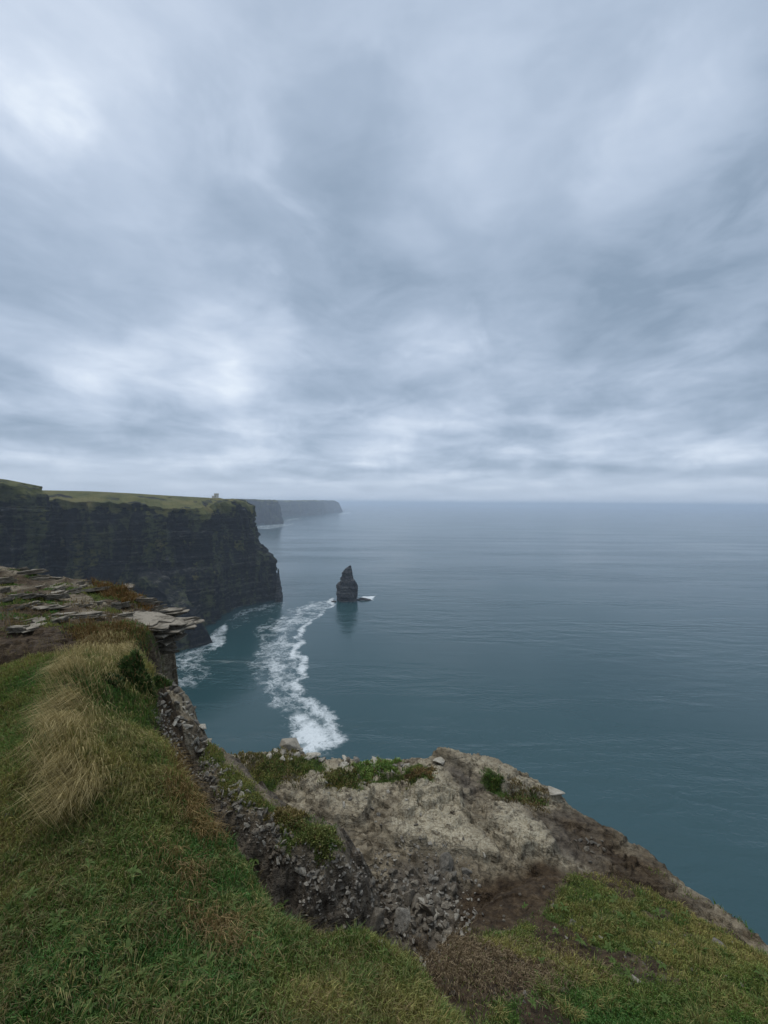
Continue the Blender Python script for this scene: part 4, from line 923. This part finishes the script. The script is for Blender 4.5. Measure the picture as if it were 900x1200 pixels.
for pts, a in ((((298, 616.5), (334, 613.6), (336, 615), (345, 612.5), (345, 614.5), (318, 620), (300, 620)), .34), (((333, 609), (350, 606.5), (352, 608), (336, 611)), .3), (((395, 602), (410, 600), (412, 601.2), (398, 603)), .4)):
    ff = np.maximum(ff, a * sst(20, -20, sdf(S(pts), fx, fy)))
foam[farm] = ff
v = np.c_[sx, sy, np.zeros(len(sx))]
props(link('sea', mesh_np('sea', v, grid_faces(len(rr), len(th), True)[:, ::-1], M_SEA, {'foam': foam})), 'grey-blue sea with a white foam band trailing from the stack', 'sea', None, 'structure')

# ------------------------------------------------------------------ haze
bm = bmesh.new(); bmesh.ops.create_cube(bm, size=1); bmesh.ops.scale(bm, vec=(90000, 90000, EYE + 70 + 8), verts=bm.verts); bmesh.ops.translate(bm, vec=(0, 0, (EYE + 70 - 8) / 2), verts=bm.verts)
me = bpy.data.meshes.new('haze'); bm.to_mesh(me); bm.free()
mh = bpy.data.materials.new('haze'); mh.use_nodes = True; nt = mh.node_tree; nt.nodes.clear()
pv = nt.nodes.new('ShaderNodeVolumePrincipled'); pv.inputs['Color'].default_value = (.73, .84, .98, 1); pv.inputs['Density'].default_value = 1.15e-4; pv.inputs['Anisotropy'].default_value = .2
ou = nt.nodes.new('ShaderNodeOutputMaterial'); nt.links.new(pv.outputs[0], ou.inputs['Volume'])
me.materials.append(mh); props(link('haze', me), 'thin bluish sea haze fading the far headlands and horizon', 'haze', None, 'stuff')

# ------------------------------------------------------------------ light and sky
SUN_EL, SUN_AZ = math.radians(62), math.radians(-40)      # azimuth from straight ahead, to the left
sl = bpy.data.lights.new('sun', 'SUN'); sl.energy = 1.5; sl.angle = math.radians(45); sl.color = (1, .96, .9)
so = bpy.data.objects.new('sun', sl); C.objects.link(so)
sd = Vector((math.sin(SUN_AZ) * math.cos(SUN_EL), math.cos(SUN_AZ) * math.cos(SUN_EL), math.sin(SUN_EL)))
so.rotation_euler = sd.to_track_quat('Z', 'Y').to_euler(); so.location = (0, 0, EYE + 50)

w = bpy.data.worlds.new('World'); bpy.context.scene.world = w; w.use_nodes = True
N = NT(w.node_tree)
sky = N.n('TexSky', sky_type='NISHITA', sun_disc=False, sun_elevation=SUN_EL, sun_rotation=SUN_AZ)
dr = N.vm('NORMALIZE', N.n('TexCoord', out=0))
zc = N.n('SeparateXYZ', {0: dr}, out=2); zp = N.math('MAXIMUM', zc, 0.0)
inv = N.math('DIVIDE', 1.0, N.math('ADD', zp, .12))
pl = N.vm('MULTIPLY', N.vm('SCALE', dr, scale=inv), (1, 1, 0))
pl = N.vm('ADD', pl, (3.7, 1.3, 0))
rotm = N.n('Mapping', {'Vector': pl, 'Rotation': (0, 0, math.radians(-18)), 'Scale': (.95, 1.0, 1)})
n1 = N.noise(rotm, .95, 5, .44, .35); n2 = N.noise(rotm, .42, 3, .5, .3); n3 = N.noise(N.vm('MULTIPLY', dr, (1, 1, 2.6)), 7.0, 7, .58, .4)
val = N.math('ADD', N.math('MULTIPLY', N.math('SUBTRACT', n1, .5), 1.25), N.math('MULTIPLY', N.math('SUBTRACT', n2, .5), .45))
val = N.math('ADD', val, N.math('MULTIPLY', N.math('SUBTRACT', n3, .5), N.mr(zc, .60, .12, .22, .80)))
wn = N.vm('MULTIPLY', N.vm('SUBTRACT', N.noise(N.vm('MULTIPLY', dr, (1, 1, 1.7)), 3.1, 5, .54, .5, out=1), (.5, .5, .5)), (.50, .50, .34))
warp = N.vm('ADD', dr, wn)
mod = N.mr(N.noise(N.vm('MULTIPLY', dr, (1, 1, 2.0)), 4.5, 5, .52, .6), .32, .66, .35, 1.2)
for px, py, rad, amp in ((-8, 135, .08, .22), (6, 200, .09, .20), (45, 95, .08, .06), (190, 430, .22, .14), (60, 445, .17, .14), (300, 455, .15, .24), (250, 400, .1, .14), (315, 362, .10, .18), (735, 205, .13, .18), (800, 185, .14, .18), (640, 400, .14, .12), (620, 555, .05, .10), (720, 554, .05, .14), (800, 554, .04, .10), (470, 150, .3, .05), (850, 495, .10, .14), (75, 90, .13, .12), (530, 395, .07, .16), (480, 490, .08, .1),
                         (330, 250, .40, -.26), (890, 330, .40, -.46), (500, 30, .5, -.10), (560, 330, .2, -.10), (640, 470, .2, -.13), (20, 380, .16, -.16), (650, 80, .3, -.06), (420, 370, .18, -.06), (300, 480, .12, -.08), (500, 480, .2, -.03)):
    c = ray(px, py); c = c / np.linalg.norm(c)
    dist = N.vm('DISTANCE', warp, tuple(float(a) for a in c), out=1)
    val = N.math('ADD', val, N.math('MULTIPLY', N.mr(dist, rad * 1.15, 0.0, 0.0, amp), mod))
strip = N.noise(N.vm('MULTIPLY', dr, (3.4, 3.4, 15.0)), 1.0, 6, .55, .5)
val = N.math('ADD', val, N.math('MULTIPLY', N.math('SUBTRACT', strip, .48), N.math('MULTIPLY', N.mr(zc, .008, .05, 0, .38), N.mr(zc, .25, .06))))
lowc = N.mr(zc, .0, .10, .45, 1.0)
val = N.math('ADD', N.math('MULTIPLY', val, lowc), .5)
cl = N.ramp(val, [(.04, (.225, .298, .395)), (.34, (.335, .415, .530)), (.54, (.440, .522, .645)), (.76, (.585, .662, .775)), (1.0, (.80, .865, .925))])
cl = N.mix(N.mr(zc, .10, .0, 0, .6), cl, (.47, .553, .675))
cl10 = N.vm('SCALE', cl, scale=10.0)
colr = N.mix(.95, sky, cl10)
bg = N.n('Background', {'Color': colr, 'Strength': .1})
ow = w.node_tree.nodes.new('ShaderNodeOutputWorld'); w.node_tree.links.new(bg, ow.inputs['Surface'])

# ------------------------------------------------------------------ render settings
sc_ = bpy.context.scene
sc_.view_settings.view_transform = 'Standard'; sc_.view_settings.look = 'None'; sc_.view_settings.exposure = 0.22; sc_.view_settings.gamma = 1
sc_.view_settings.use_curve_mapping = False
sc_.cycles.use_denoising = True; sc_.cycles.max_bounces = 6; sc_.cycles.diffuse_bounces = 3; sc_.cycles.volume_bounces = 1; sc_.cycles.transparent_max_bounces = 4
sc_.cycles.sample_clamp_indirect = 6
